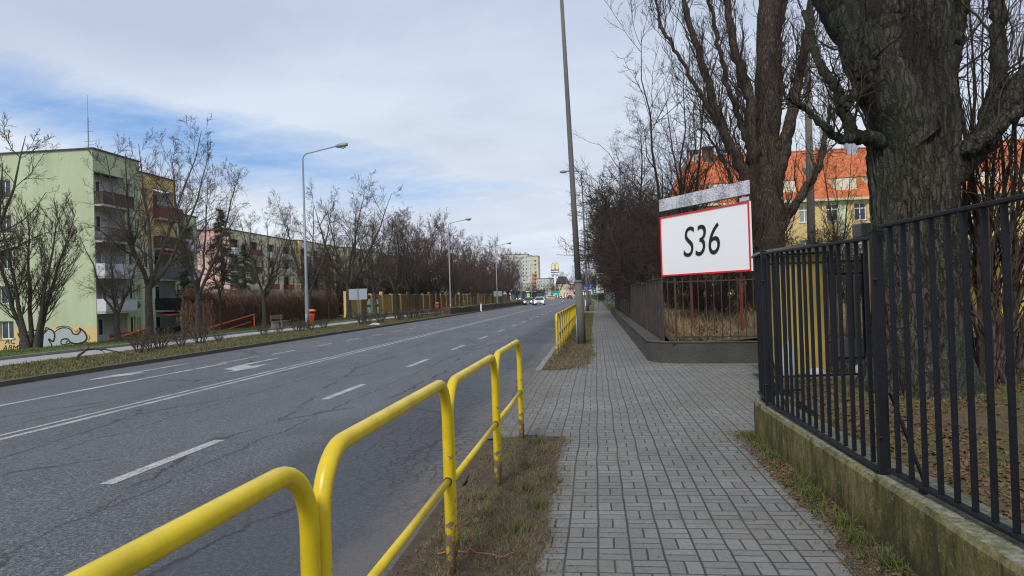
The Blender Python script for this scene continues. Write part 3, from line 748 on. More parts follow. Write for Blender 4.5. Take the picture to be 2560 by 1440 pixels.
# slender tree with steep forks
PROTO['slender'] = make_tree('bare_tree', forked(2.6, .13, 3, 1.7, 8.0, 71),
    [dict(n_=14, t=(.15, .97), ang=(.45, .95), ln=.38, k=7, up=.10, wig=.14, rf=.45, fall=.4, rmin=.011),
     dict(n_=8, t=(.1, 1), ang=(.4, 1.0), ln=.45, k=5, up=.05, wig=.18, rf=.55, rmin=.008),
     dict(n_=7, t=(.2, 1), ang=(.4, .9), ln=.5, k=4, up=.04, wig=.16, rf=.6, rmin=.0045)], M['bark_mid'], M['twig_dark'], 21, skip=1)
# tangled thicket tree
S = []
for i in range(8):
    a = 6.28*i/8+.3*math.sin(i*9); S.append(stem(rg.uniform(4.6, 6.6), .075, 80+i, (math.cos(a)*2.1, math.sin(a)*2.1), k=7, wob=.06, top=.15, base=(math.cos(a)*.35, math.sin(a)*.35)))
PROTO['thicket'] = make_tree('bare_shrub', S,
    [dict(n_=13, t=(.08, .97), ang=(.5, 1.2), ln=.45, k=6, up=.03, wig=.16, rf=.5, fall=.4, rmin=.016),
     dict(n_=8, t=(.1, 1), ang=(.5, 1.2), ln=.5, k=5, up=.01, wig=.2, rf=.6, rmin=.010),
     dict(n_=8, t=(.1, 1), ang=(.4, 1.1), ln=.55, k=4, up=.0, wig=.2, rf=.7, rmin=.0075)], M['bark_mid'], M['twig_dark'], 33, thick=2)
# low verge shrub, pruned
S = []
for i in range(9):
    a = 6.28*i/9; S.append(stem(rg.uniform(.45, .7), .014, 120+i, (math.cos(a)*.28, math.sin(a)*.28), k=5, wob=.08, top=.4, base=(math.cos(a)*.09, math.sin(a)*.09)))
PROTO['low'] = make_tree('verge_shrub', S,
    [dict(n_=7, t=(.2, 1), ang=(.4, 1.0), ln=.5, k=4, up=.05, wig=.15, rf=.6, rmin=.006),
     dict(n_=5, t=(.2, 1), ang=(.4, 1.0), ln=.6, k=4, up=.05, wig=.15, rf=.7, rmin=.0045)], M['bark_left'], M['twig'], 37, thick=1)
# spruce
def conifer(name, h, r, seed):
    rng = np.random.default_rng(seed); P, R = stem(h, .14, seed, k=10, wob=.005, top=.1); P = P[None]; R = R[None]
    tr = [tubes(P, R, 6)]
    N1 = 130; t = np.linspace(.06, .985, N1); a = rng.uniform(0, 6.283, N1); L = r*(1-t)**.8*rng.uniform(.75, 1.15, N1)+.12
    b = np.stack([np.zeros(N1), np.zeros(N1), t*h], 1); s_ = np.linspace(0, 1, 6)
    Q = b[:, None, :]+np.stack([np.cos(a)[:, None]*L[:, None]*s_, np.sin(a)[:, None]*L[:, None]*s_, (-.28*L)[:, None]*s_+(.1*L)[:, None]*s_**2], -1)
    RR = .02*np.linspace(1, .3, 6)[None]*np.ones((N1, 1)); tr.append(tubes(Q, RR, 4))
    # needles: small flat sprays along the boughs
    M1 = 90; idx = np.repeat(np.arange(N1), M1); u = rng.uniform(.1, 1, len(idx)); f = u*5; i0 = np.minimum(f.astype(int), 4); w_ = (f-i0)[:, None]
    p = Q[idx, i0]*(1-w_)+Q[idx, i0+1]*w_; d = rng.normal(size=(len(idx), 3)); d[:, 2] -= .5; d /= np.linalg.norm(d, axis=1, keepdims=True)
    e = np.cross(d, rng.normal(size=d.shape)); e /= np.linalg.norm(e, axis=1, keepdims=True)
    ln_ = rng.uniform(.10, .26, len(idx))[:, None]; V = np.stack([p-e*.014, p+e*.014, p+d*ln_+e*.008, p+d*ln_-e*.008], 1).reshape(-1, 3)
    F = np.arange(len(V)).reshape(-1, 4); root = thing(name, None, None)
    fast_obj('trunk', tr, M['bark_left'], root); fast_obj('crown', [(V, F)], M['needle'], root, smooth=False); return root
PROTO['spruce'] = conifer('spruce_tree', 9, 2.0, 5)
USED = set(); KIDS = {k: kids(v) for k, v in PROTO.items()}
def place(kind, x, y, z, sc, rot, label, cat, group=None, xy=1.0, name=None):
    pr_ = PROTO[kind]
    if kind in USED:
        o = pr_.copy(); C.objects.link(o)
        for c in KIDS[kind]:
            q = c.copy(); C.objects.link(q); q.parent = o
    else: o = pr_; USED.add(kind)
    o.location = (x, y, z); o.rotation_euler.z = rot; o.scale = (sc*xy, sc*xy, sc)
    if name: o.name = name
    for k in ('label', 'category', 'group'):
        if k in o: del o[k]
    return tag(o, label, cat, group)

# ------------------------------------------------------------------ blades, leaf litter
def blades(name, spots, hgt, wd, mat, seed, label, cat=None, lean=.5):
    rng = np.random.default_rng(seed); p = np.array(spots, float); m_ = len(p)
    a = rng.uniform(0, 6.283, m_); h = rng.uniform(hgt[0], hgt[1], m_); w_ = rng.uniform(wd[0], wd[1], m_)
    d = np.stack([np.cos(a), np.sin(a), np.zeros(m_)], 1); b = rng.normal(size=(m_, 3))*lean; b[:, 2] = 1; b /= np.linalg.norm(b, axis=1, keepdims=True)
    mid = p+b*h[:, None]*.5; b2 = b+rng.normal(size=(m_, 3))*lean*.7; b2[:, 2] -= .25*lean; tip = mid+b2*h[:, None]*.5
    V = np.stack([p-d*w_[:, None], p+d*w_[:, None], mid+d*w_[:, None]*.8, mid-d*w_[:, None]*.8, tip+d*w_[:, None]*.15, tip-d*w_[:, None]*.15], 1).reshape(-1, 3)
    i = np.arange(m_)[:, None]*6; F = np.concatenate([i+np.array([[0, 1, 2, 3]]), i+np.array([[3, 2, 4, 5]])]).astype(int)
    o = fast_obj(name, [(V, F)], mat, None, smooth=False); return tag(o, label, cat, kind='stuff')
def flakes(name, spots, size, mat, seed, label, cat=None, tilt=.5):
    rng = np.random.default_rng(seed); p = np.array(spots, float); m_ = len(p)
    n_ = rng.normal(size=(m_, 3))*tilt; n_[:, 2] = 1; n_ /= np.linalg.norm(n_, axis=1, keepdims=True)
    u_ = np.cross(n_, rng.normal(size=(m_, 3))); u_ /= np.linalg.norm(u_, axis=1, keepdims=True); v_ = np.cross(n_, u_)
    s_ = rng.uniform(size[0], size[1], m_)[:, None]; k_ = rng.uniform(.25, .8, m_)[:, None]
    V = np.stack([p-u_*s_, p-v_*s_*k_, p+u_*s_+n_*s_*.2, p+v_*s_*k_], 1).reshape(-1, 3)
    o = fast_obj(name, [(V, np.arange(len(V)).reshape(-1, 4))], mat, None, smooth=False); return tag(o, label, cat, kind='stuff')
def scatter(x0, x1, y0, y1, n_, z, seed, clump=0, fr=1.6, bias=None):
    rg_ = random.Random(seed); out = []; c = 0
    while len(out) < n_ and c < n_*12:
        c += 1; x = rg_.uniform(x0, x1); y = rg_.uniform(y0, y1)
        if clump and noise.noise(Vector((x*fr, y*fr, seed))) < rg_.uniform(-1, 1)*.5+clump-.5: continue
        if bias and rg_.random() > bias(x, y): continue
        out.append((x, y, z(x, y) if callable(z) else z))
    return out
# ================================================================== YELLOW RAILS
def arcpts(c, r, a0, a1, n_, ax='y'):
    return [(0, c[0]+r*math.cos(a0+(a1-a0)*i/n_), c[1]+r*math.sin(a0+(a1-a0)*i/n_)) for i in range(n_+1)]
def make_section(L, r, H=1.10):
    root = thing('guard_rail', None, None)
    b = .20; q = r+.002
    pts = [(0, q, -.12), (0, q, .3), (0, q, .6), (0, q, H-b)] + arcpts((q+b, H-b), b, math.pi, math.pi/2, 8)[1:] + \
          [(0, q+b+(L-2*q-2*b)*i/4, H) for i in range(1, 4)] + arcpts((L-q-b, H-b), b, math.pi/2, 0, 8) + [(0, L-q, .6), (0, L-q, .3), (0, L-q, -.12)]
    Geo().tube(pts, r, 16).obj('hoop', M['yellow'], root, smooth=True)
    g = Geo().tube([(0, q+r*.5, .53), (0, L*.5, .528), (0, L-q-r*.5, .53)], .0205, 12)
    o = g.obj('lower_rail', M['yellow_clean'], root, smooth=True)
    for y in (q+r, L-q-r): Geo().tube([(0, y-.006, .53), (0, y+.006, .53)], .026, 12).obj('weld_collar', M['rustbar'], root, smooth=True)
    return root
s1 = make_section(1.97, .030); s1k = kids(s1)
near = ['yellow hoop guard rail running out of the bottom left corner of the photo', 'yellow hoop guard rail just beyond the nearest one, above the cracked gutter',
        'third yellow hoop guard rail, its rusty far post standing in dead grass', 'small looking yellow hoop guard rail ending the near run where the driveway begins']
for i in range(4):
    o = s1 if i == 0 else copy_tree(s1, ch=s1k); o.location = (-.945 if i == 0 else -.875, .17+1.968*i, (.015, .025, 0, 0)[i]); o.rotation_euler.z = -.03 if i == 0 else 0
    tag(o, near[i], 'guard rail', 'yellow guard rails beside the near kerb')
s2 = make_section(1.5, .027, 1.08); s2k = kids(s2)
for i in range(29):
    o = s2 if i == 0 else copy_tree(s2, ch=s2k); o.location = (-1.05-.0015*i, 18.75+1.5*i, .01)
    tag(o, ('yellow hoop guard rail at the near end of the long run past the driveway' if i == 0 else 'closely spaced yellow hoop guard rail in the long run beyond the driveway'), 'guard rail', 'yellow guard rails of the long far run')

# ================================================================== LAMP POSTS
def lamp_head(root, x, y, z, dx, mat=M['lampgrey'], tilt=.12):
    g = Geo(); pts = []; rs = []
    for i in range(9):
        t = i/8; pts.append((x+dx*t*.72, y, z+tilt*t*.72)); rs.append(.035+.10*math.sin(math.pi*min(1, t*.62+.18))**1.3*(1 if t > .1 else .6))
    g.tube(pts, rs, 10); o = g.obj('lamp_head', mat, root, smooth=True)
    Geo().tube([(x+dx*.3, y, z-.085), (x+dx*.45, y, z-.10), (x+dx*.62, y, z-.06)], [.04, .07, .03], 8).obj('lamp_lens', M['lampglass'], o, smooth=True)
def left_lamp():
    r = thing('street_lamp', None, None)
    Geo().tube([(0, 0, -.1), (0, 0, .9), (0, 0, 1.0), (0, 0, 2.6), (0, 0, 2.7), (0, 0, 10.1)], [.125, .12, .115, .105, .085, .05], 12).obj('pole', M['lampgrey'], r, smooth=True)
    g = Geo(); pts = [(0, 0, 10.08)]+[(.35-.35*math.cos(a), 0, 10.1+.35*math.sin(a)) for a in (0, .4, .8, 1.2, 1.45)]+[(2.1, 0, 10.78)]
    g.tube(pts, .035, 8).obj('arm', M['lampgrey'], r, smooth=True)
    Geo().box(-.07, -.13, .5, .07, -.115, .95).obj('access_panel', M['signback'], r)
    Geo().tube([(0, 0, -.05), (0, 0, .05)], .19, 10).obj('base_collar', M['kerb'], r, smooth=True)
    lamp_head(r, 2.05, 0, 10.77, 1); return r
L0 = left_lamp(); lk = kids(L0)
ll = ['nearest grey street lamp on the far side, its arm over the road, beside the bench', 'second street lamp along the far side, rising in front of the dense bare trees',
      'third street lamp along the far side, beside the grey sign back', 'fourth street lamp along the far side, in front of the white car', 'fifth thin street lamp before the tower block, mostly hidden by trees']
for i, y in enumerate((40.9, 83.2, 123.5, 164.5, 206)):
    o = L0 if i == 0 else copy_tree(L0, ch=lk); o.location = (-17+bend(y), y, 0); tag(o, ll[i], 'street lamp', 'street lamps on the far side of the road')
# near right pole: thick leaning column with collar
t = thing('street_lamp', 'tall dark leaning lamp column rising out of the photo beside the sidewalk', 'street lamp', (-.49, 22.9, 0))
lean = lambda z: (-.49-.29*z/10.9, 22.9, z)
Geo().tube([lean(-.1), lean(1), lean(1.98)], [.135, .128, .122], 16).obj('lower_pole', M['concretepole'], t, smooth=True)
Geo().tube([lean(1.96), lean(2.0), lean(2.05)], [.132, .138, .112], 16).obj('collar', M['cap'], t, smooth=True)
Geo().tube([lean(2.03), lean(5), lean(8), lean(12.6)], [.100, .086, .072, .052], 14).obj('upper_pole', M['concretepole'], t, smooth=True)
Geo().tube([lean(12.6), (-.95, 22.9, 12.85), (-1.4, 22.9, 13.0), (-2.6, 22.9, 13.15)], .035, 8).obj('arm', M['lampgrey'], t, smooth=True)
lamp_head(t, -2.5, 22.9, 13.14, -1)
Geo().tube([(-.63, 22.83, -.05), (-.64, 22.83, .45), (-.645, 22.83, .95)], .028, 8).obj('cable_conduit', M['lampgrey'], t, smooth=True)
for i, (x, y, zt, lb, sg) in enumerate(((-.83, 67.6, 12.9, 'slim dark lamp column with short arm behind the leaning one, beside the blue signs', 1), (-.85, 104, 13.2, 'farthest lamp column on the sidewalk side, only its short arm showing', 0))):
    t = thing('street_lamp', lb, 'street lamp', (x, y, 0))
    Geo().tube([(x, y, -.1), (x, y, 2.3)], [.14, .13], 12).obj('lower_pole', M['concretepole'], t, smooth=True)
    Geo().tube([(x, y, 2.3), (x, y, 2.4), (x-.15, y, zt)], [.12, .10, .05], 12).obj('upper_pole', M['concretepole'], t, smooth=True)
    Geo().tube([(x-.15, y, zt-.02), (x-.25, y, zt+.18), (x-.5, y, zt+.25), (x-1.5, y, zt+.25)], .04, 8).obj('arm', M['lampgrey'], t, smooth=True)
    lamp_head(t, x-1.45, y, zt+.25, -1, tilt=0)
    Geo().tube([(x-.02, y+.25, -.1), (x-.02, y+.25, 8)], .06, 8).obj('support_pole', M['lampgrey'], t, smooth=True)
# utility pole behind trees
t = thing('utility_pole', 'weathered pale pole standing upright between the two thick tree trunks', 'utility pole', (8.66, 30, .5))
Geo().tube([(8.6, 30, .3), (8.66, 30, 6), (8.72, 30, 11)], [.17, .15, .12], 12).obj('pole', simple('weathered grey pole', (.12, .105, .09), .9, .3, 5, .3, 30), t, smooth=True)
Geo().box(8.3, 29.9, 10.4, 9.15, 30.1, 10.5).obj('crossarm', M['wood'], t)

# ================================================================== BLACK FENCE ON MOSSY PLINTH
g = Geo(); prof = []
# low wall: straight, then rounding to the right at the driveway
path = [(1.70, -2), (1.70, 2.0), (1.695, 4.78), (1.695, 4.8), (1.66, 7.2), (1.66, 8.0), (1.70, 8.25), (1.82, 8.42), (2.02, 8.5)]
def wallrun(path, t, z0, ztop, mat, name, label, cat='wall', seg=.16, chip=.012):
    P = []
    for i in range(len(path)-1):
        a = Vector(path[i]); b = Vector(path[i+1]); m_ = max(1, int((b-a).length/seg))
        P += [a+(b-a)*j/m_ for j in range(m_)]
    P.append(Vector(path[-1])); k = len(P); V = []
    for i, p in enumerate(P):
        d = (P[min(i+1, k-1)]-P[max(i-1, 0)]).normalized(); nn = Vector((d.y, -d.x)); zt = ztop(p) if callable(ztop) else ztop
        r_ = lambda s_: chip*noise.noise(Vector((p.x*7, p.y*7, s_)))
        prof = [(0+r_(1), z0), (0+r_(2), z0+(zt-z0)*.5), (0+r_(3), zt-.03), (.022, zt+r_(4)*.5), (t*.5, zt+.006), (t-.02, zt+r_(5)*.5), (t, zt-.03), (t, z0)]
        V += [(p.x+nn.x*a, p.y+nn.y*a, z) for a, z in prof]
    F = [(i*8+j, i*8+j+1, (i+1)*8+j+1, (i+1)*8+j) for i in range(k-1) for j in range(7)]+[tuple(range(8)), tuple((k-1)*8+j for j in range(7, -1, -1))]
    return tag(Geo().add(V, F).obj(name, mat, None, (path[0][0], path[0][1], 0), smooth=False), label, cat)
wallrun(path, .34, -.15, lambda p: .385 if p.y > 4.79 else .41, M['mosswall'], 'plinth_wall', 'low mossy yellowish plinth wall carrying the black fence at the right')
UPV = Vector((0, 0, 1))
def fence_panel(ya, yb, xa, xb, zb, zt, label, pitch=.158, bw=.022, dz=0.):
    d = Vector((xb-xa, yb-ya, 0)); L = d.length; d.normalize(); nn = Vector((d.y, -d.x, 0))
    t = thing('bar_fence', label, 'fence', (xa, ya, zb), 'black fence panels on the mossy wall')
    o = Vector((xa, ya, 0))-nn*.02
    Geo().obox(o+Vector((0, 0, zt-.018)), d*L+UPV*dz, nn*.05, (0, 0, .022)).obj('top_rail', M['black'], t, bevel=.004)
    Geo().obox(o+Vector((0, 0, zb)), d*L+UPV*dz*.35, nn*.05, (0, 0, .022)).obj('bottom_rail', M['black'], t, bevel=.004)
    n_ = int(L/pitch)
    rg_ = random.Random(int(ya*10))
    for i in range(n_):
        s_ = (i+.6)*pitch; tw = rg_.uniform(-.006, .006); p = o+d*(s_)+nn*.008
        Geo().obox(p+Vector((0, 0, zb+.022)), d*bw, nn*.027, (d.x*tw+nn.x*rg_.uniform(-.004, .004), d.y*tw, zt-zb-.036+dz*s_/L)).obj('bar', M['black'], t, bevel=.003)
    if n_:
        for s_ in (.35, L-.35): Geo().obox(o+d*s_+Vector((0, 0, zb-.07)), d*.05, nn*.03, (0, 0, .07)).obj('foot', M['black'], t)
    return t
fence_panel(4.70, 1.2, 1.775, 1.985, .445, 1.968, 'nearest black bar fence panel, standing highest at the right edge')
fence_panel(7.62, 4.86, 1.735, 1.78, .415, 1.965, 'black bar fence panel in the middle, in front of the yellow gate pillars', pitch=.168, dz=-.055)
fence_panel(8.36, 7.80, 1.79, 1.735, .435, 1.965, 'short black bar fence panel at the far corner of the mossy wall', .125)
fence_panel(8.52, 8.38, 2.3, 1.83, .43, 1.965, 'black bar fence return turning along the driveway at the corner', .11)
for lb, x, y, h0, h1, w_ in (('square black fence post between the near and middle fence panels', 1.765, 4.78, .40, 1.935, .062), ('square black fence post by the far corner of the mossy wall', 1.735, 7.71, .36, 1.98, .055)):
    t = thing('fence_post', lb, 'fence post', (x, y, h0), 'black fence posts')
    Geo().box(x-w_/2, y-w_/2, h0-.02, x+w_/2, y+w_/2, h1).obj('post', M['black'], t, bevel=.005)
    Geo().box(x-w_/2-.004, y-w_/2-.004, h1, x+w_/2+.004, y+w_/2+.004, h1+.008).obj('cap', M['black'], t)
    for z in (h0+.25, h1-.3): Geo().tube([(x-w_/2-.012, y-.05, z), (x-w_/2+.01, y-.05, z)], .011, 8).obj('bolt', M['black'], t)
    Geo().obox((x+.035, y-.05, h0+.52), (.012, 0, 0), (0, .035, 0), (.05, -.34, -.5)).obj('brace', M['black'], t)

# ================================================================== YELLOW GATE PILLARS BEHIND THE FENCE
t = thing('gate_pillar', 'wide yellow gate pillar under a flat grey slab, seen through the black bars', 'pillar', (3.3, 12.6, .1))
Geo().box(3.02, 12.3, .0, 3.74, 12.95, 2.14).obj('shaft', M['yellowpillar'], t, bevel=.01)
Geo().prism([(0, 0), (1.2, 0), (1.2, .07), (.6, .14), (.1, .09)], (2.72, 12.1, 2.14), (1, 0, .03), (0, 0, 1), (0, 1.1, 0)).obj('cap', M['cap'], t)
t = thing('gate_pillar', 'slim yellow gate pillar with dark cap block beside the tall fence post', 'pillar', (4.36, 12.1, .1))
Geo().box(4.30, 11.9, .0, 4.44, 12.2, 2.36).obj('shaft', M['yellowpillar'], t, bevel=.01)
Geo().box(4.16, 11.85, 2.36, 4.50, 12.25, 2.58).obj('cap', M['cap'], t, bevel=.02)
t = thing('metal_gate', 'black wrought iron gate hung between the yellow pillars', 'gate', (3.76, 12.2, .3))
g = Geo()
for z in (.42, 1.78, 1.98): g.box(3.76, 12.18, z, 4.30, 12.215, z+.035)
for x in (3.76, 4.26): g.box(x, 12.17, .3, x+.035, 12.22, 2.12)
g.obj('gate_frame', M['black'], t)
Geo().box(3.795, 12.19, .455, 4.26, 12.205, .75).obj('lower_panel', M['darkgrey'], t)
for i in range(5):
    x = 3.84+.09*i; Geo().box(x, 12.185, .75, x+.016, 12.205, 1.78).obj('bar', M['black'], t)
g = Geo()
for i in range(4):
    c = (3.85+.11*i, 1.9); g.tube([(c[0]+.045*math.cos(a*.785), 12.197, c[1]+.045*math.sin(a*.785)) for a in range(9)], .008, 5)
g.obj('scroll', M['black'], t)
# sliding leaf parallel to the fence return
t = thing('metal_gate', 'black slatted gate leaf standing open behind the middle fence panel', 'gate', (2.55, 10.6, .2))
g = Geo()
for z in (.33, 1.93): g.obox((2.35, 10.5, z), (1.5, .25, 0), (0, .04, 0), (0, 0, .03))
g.obj('gate_frame', M['black'], t)
for i in range(6):
    s_ = i/6; Geo().obox((2.38+1.45*s_, 10.51+.24*s_, .36), (.028, 0, 0), (0, .028, 0), (0, 0, 1.57)).obj('bar', M['black'], t)
def rock(name, c, s_, mat, label, cat, seed):
    bpy.context.view_layer.update(); g = Geo(); V = []; F = []; a_, b_ = 14, 9
    for j in range(b_+1):
        th = math.pi*j/b_
        for i in range(a_):
            ph = 2*math.pi*i/a_; d = Vector((math.sin(th)*math.cos(ph), math.sin(th)*math.sin(ph), math.cos(th)))
            r_ = 1+.22*noise.noise(d*1.8+Vector((seed, 0, 0))); V.append((c[0]+d.x*r_*s_[0], c[1]+d.y*r_*s_[1], c[2]+d.z*r_*s_[2]))
    for j in range(b_):
        for i in range(a_): F.append((j*a_+i, j*a_+(i+1) % a_, (j+1)*a_+(i+1) % a_, (j+1)*a_+i))
    return tag(g.add(V, F).obj(name, mat, None, smooth=True), label, cat)
rock('stone', (3.03, 12.0, .36), (.12, .12, .38), M['stone'], 'tall whitish stone leaning at the foot of the wide yellow pillar', 'stone', 1)
rock('stone', (3.45, 11.95, .2), (.14, .1, .12), M['stone'], 'small whitish stone in front of the wide yellow pillar', 'stone', 2)
rock('stone', (4.12, 11.85, .24), (.17, .12, .16), M['stone'], 'rounded whitish stone beside the slim yellow pillar', 'stone', 3)
g = Geo(); g.box(2.75, 11.55, .1, 4.5, 11.7, .22); struct(g.obj('kerb', M['cap'], None))
# yellow shed corner far right
t = thing('shed', 'yellow walled shed corner with dark roof edge at the right edge of the photo', 'shed', (12.5, 23, .2))
Geo().box(10.95, 21, .1, 14.5, 25, 2.3).obj('wall', M['yellowpillar'], t)
Geo().box(10.8, 20.9, 2.3, 14.7, 25.1, 2.42).obj('roof', M['roofedge'], t)
Geo().box(11.6, 20.96, .12, 12.5, 20.995, 2.05).obj('door', M['wood'], t)

# ================================================================== RUSTY FENCE
wallrun([(1.46, 60.2), (1.46, 40), (1.48, 17.3), (1.52, 16.95), (1.66, 16.72), (2.0, 16.62), (3.5, 16.3), (7.5, 15.6)][::-1], -.32, -.15, .46, M['darkwall'], 'plinth_wall', 'low dark stained plinth wall turning the corner under the billboard', chip=.02)
t = thing('sheet_fence', 'rusty brown sheet metal fence running along the sidewalk behind the pole', 'fence', (1.6, 38, .46))
y = 17.0; i = 0; rg_ = random.Random(8)
while y < 60:
    e = min(60, y+2.4); zt = 1.90+rg_.choice((-.05, 0, .0, .03, .05))-(.03 if i % 2 else 0)
    g = Geo(); m_ = 16; V = []
    for j in range(m_+1):
        yy = y+.03+(e-y-.06)*j/m_; V += [(1.535+.018*(j % 2)+rg_.uniform(-.003, .003), yy, .44), (1.535+.018*(j % 2), yy, zt)]
    g.add(V, [(2*j, 2*j+2, 2*j+3, 2*j+1) for j in range(m_)])
    o = g.obj('sheet_panel', M['rust'], t); md = o.modifiers.new('s', 'SOLIDIFY'); md.thickness = .004
    Geo().box(1.51, y+.02, zt, 1.575, e-.02, zt+.03).obj('cap_rail', M['rustbar'], o)
    Geo().box(1.50, y-.025, .42, 1.545, y+.025, zt+(.10 if i % 3 == 1 else .02)).obj('post', M['rustbar'], o)
    y = e; i += 1
t = thing('bar_fence', 'thin dark rusty bar fence below the billboard on the dark plinth', 'fence', (3.2, 16.7, .46))
a = Vector((1.60, 16.93, 0)); b = Vector((7.5, 15.75, 0)); d = (b-a); L = d.length; d.normalize()
for z in (.53, 1.80): Geo().obox(a+Vector((0, 0, z)), d*L, (0, .02, 0), (0, 0, .03)).obj('rail', M['rustbar'], t)
n_ = int(L/.17)
for i in range(n_):
    p = a+d*(.17*i+.04); w_ = .045 if i % 11 == 1 else .018
    Geo().box(p.x-w_/2, p.y-.035, .45, p.x+w_/2, p.y-.035+w_, 1.89+(.02 if i % 11 == 1 else 0)).obj('bar', M['rustbar'], t)

# ================================================================== BILLBOARD S36
BL = Vector((1.83, 20.3, 0)); BR = Vector((3.62, 17.35, 0)); bd = (BR-BL); BW = bd.length; bd.normalize(); bn = Vector((bd.y, -bd.x, 0))
if bn.dot(Vector((-1, -1, 0))) < 0: bn = -bn
Z0, Z1 = 2.02, 3.66
t = thing('billboard', 'white billboard with red border reading S36, on red posts', 'billboard', (2.7, 18.8, .4))
up = Vector((0, 0, 1))
Geo().obox(BL+up*Z0-bn*.06, bd*BW, bn*.058, up*(Z1-Z0)).obj('board', M['billwhite'], t)
g = Geo(); w_ = .040
for o_, u_, v_ in ((BL+up*Z0, bd*BW, up*w_), (BL+up*(Z1-w_), bd*BW, up*w_), (BL+up*(Z0+w_), bd*w_, up*(Z1-Z0-2*w_)), (BR-bd*w_+up*(Z0+w_), bd*w_, up*(Z1-Z0-2*w_))):
    g.obox(o_-bn*.02, u_, v_, bn*.035)
g.obj('border', M['red'], t)
text_mesh('lettering', 'S36', 1.13, BL+bd*BW*.485+up*((Z0+Z1)/2+.0)+bn*.004, bd, up, M['ink'], t, shear=.17, xs=.90, font_off=-.003)
o = Geo().obox(BL+up*(Z1+.16)-bn*.04, bd*BW, bn*.05, up*.33).obj('header_panel', M['speckle'], t)
Geo().obox(BL+up*(Z1+.145)-bn*.045, bd*BW, bn*.06, up*.015).obj('trim', M['roofedge'], o)
g = Geo()
for s_ in (.04, .5, .96): g.obox(BL+bd*BW*s_-bn*.09+up*(Z1-.3), bd*.05, bn*.03, up*.75)
g.obj('header_bracket', M['roofedge'], t)
Geo().obox(BR-bd*.32+up*(Z1+.02)-bn*.03, bd*.3, bn*.02, up*.09).obj('small_plate', M['b_white'], t)
for s_ in (.30, .84): Geo().obox(BL+bd*BW*s_-bn*.12+up*.35, bd*.05, -bn*.05, up*(Z0-.2)).obj('post', M['redpost'], t)

# ================================================================== SMALL SIDEWALK THINGS
t = thing('road_sign', 'pair of blue square signs with white symbols behind the second lamp column', 'sign', (-1.0, 80, 0))
Geo().tube([(-.85, 80, -.1), (-.85, 80, 2.8)], .03, 8).obj('post', M['lampgrey'], t)
for x in (-1.32, -.80):
    o = Geo().box(x, 79.93, 2.12, x+.48, 79.95, 2.70).obj('sign_panel', M['signblue'], t)
    g = Geo(); stroke(g, [(.10, .12), (.22, .22), (.38, .34)], .09, (x, 79.925, 2.12), (1, 0, 0), (0, 0, 1), (0, -1, 0)); g.prism([(.2, .34), (.3, .34), (.25, .46)], (x, 79.925, 2.12), (1, 0, 0), (0, 0, 1), (0, -.004, 0))
    g.obj('symbol', M['white'], o)
Geo().box(-.80, 79.93, 1.92, -.42, 79.95, 2.08).obj('lower_plate', M['white'], t)
t = thing('marker_post', 'thin white marker post with red band in the verge past the pink crossing', 'bollard', (-1.55, 104, 0))
Geo().box(-1.61, 104, -.1, -1.49, 104.08, .78).obj('post', M['white'], t); Geo().box(-1.613, 103.99, .78, -1.487, 104.09, 1.02).obj('red_band', M['red'], t)
t = thing('poster_board', 'upper black and white poster board with block letters over the grey panel fence', 'sign', (.7, 95, 1.7))
Geo().box(.14, 95, 2.72, 1.20, 95.08, 4.26).obj('board', M['ink'], t)
g = Geo(); 
for a0, b0, a1, b1 in ((.14, 2.72, .21, 4.26), (.14, 4.18, 1.20, 4.26), (.14, 2.72, 1.2, 2.79), (.27, 2.9, .31, 4.08), (.27, 4.04, 1.2, 4.08), (.27, 2.9, 1.2, 2.94)): g.box(a0, 94.985, b0, a1, 94.999, b1)
g.obj('border', M['white'], t)
text_mesh('lettering', 'GO NEW\nBUR\nTEN', .36, (.76, 94.99, 3.5), (1, 0, 0), (0, 0, 1), M['white'], t, xs=.75, font_off=.006)
Geo().tube([(.2, 95.1, 0), (.2, 95.1, 2.8)], .04, 6).obj('post', M['lampgrey'], t)
t = thing('poster_board', 'lower white poster with dark hand drawn figure, mounted above the grey panel fence', 'sign', (.55, 95, 1.6))
Geo().box(.05, 95, 1.72, 1.02, 95.05, 2.66).obj('board', M['white'], t)
g = Geo(); stroke(g, [(.3, .2), (.25, .55), (.45, .8), (.6, .5), (.5, .25), (.3, .3)], .07, (.05, 94.99, 1.72), (1, 0, 0), (0, 0, 1), (0, -1, 0), closed=False)
stroke(g, [(.65, .15), (.7, .45), (.85, .4), (.8, .15)], .06, (.05, 94.99, 1.72), (1, 0, 0), (0, 0, 1), (0, -1, 0)); g.obj('drawing', M['ink'], t)
t = thing('banner', 'tall bright yellow banner beside the black and white poster', 'banner', (1.5, 94.8, 2))
Geo().box(1.19, 94.7, 2.0, 1.85, 94.74, 4.45).obj('cloth', simple('yellow banner', (.80, .68, .03), .7, .1), t)
g = Geo()
for z in (2.5, 2.9, 3.25, 3.6, 3.95): g.box(1.26, 94.685, z, 1.75, 94.698, z+.14)
g.obj('lettering', M['wood'], t)
Geo().tube([(1.86, 94.72, 0), (1.86, 94.72, 4.5)], .03, 6).obj('post', M['lampgrey'], t)
t = thing('panel_fence', 'smooth grey panel fence under the posters beside the far sidewalk', 'fence', (1.2, 96, 0))
y = 92.
while y < 140:
    Geo().box(1.42, y, .35, 1.46, y+2.9, 1.85).obj('panel', M['signback'], t); Geo().box(1.40, y-.05, .0, 1.48, y+.03, 1.9).obj('post', M['darkgrey'], t); y += 3
Geo().box(1.38, 92, -.1, 1.52, 140, .35).obj('plinth', M['kerb'], t)
Geo().box(1.46, 91.9, .3, 2.6, 91.96, 1.85).obj('end_panel', M['signback'], t)
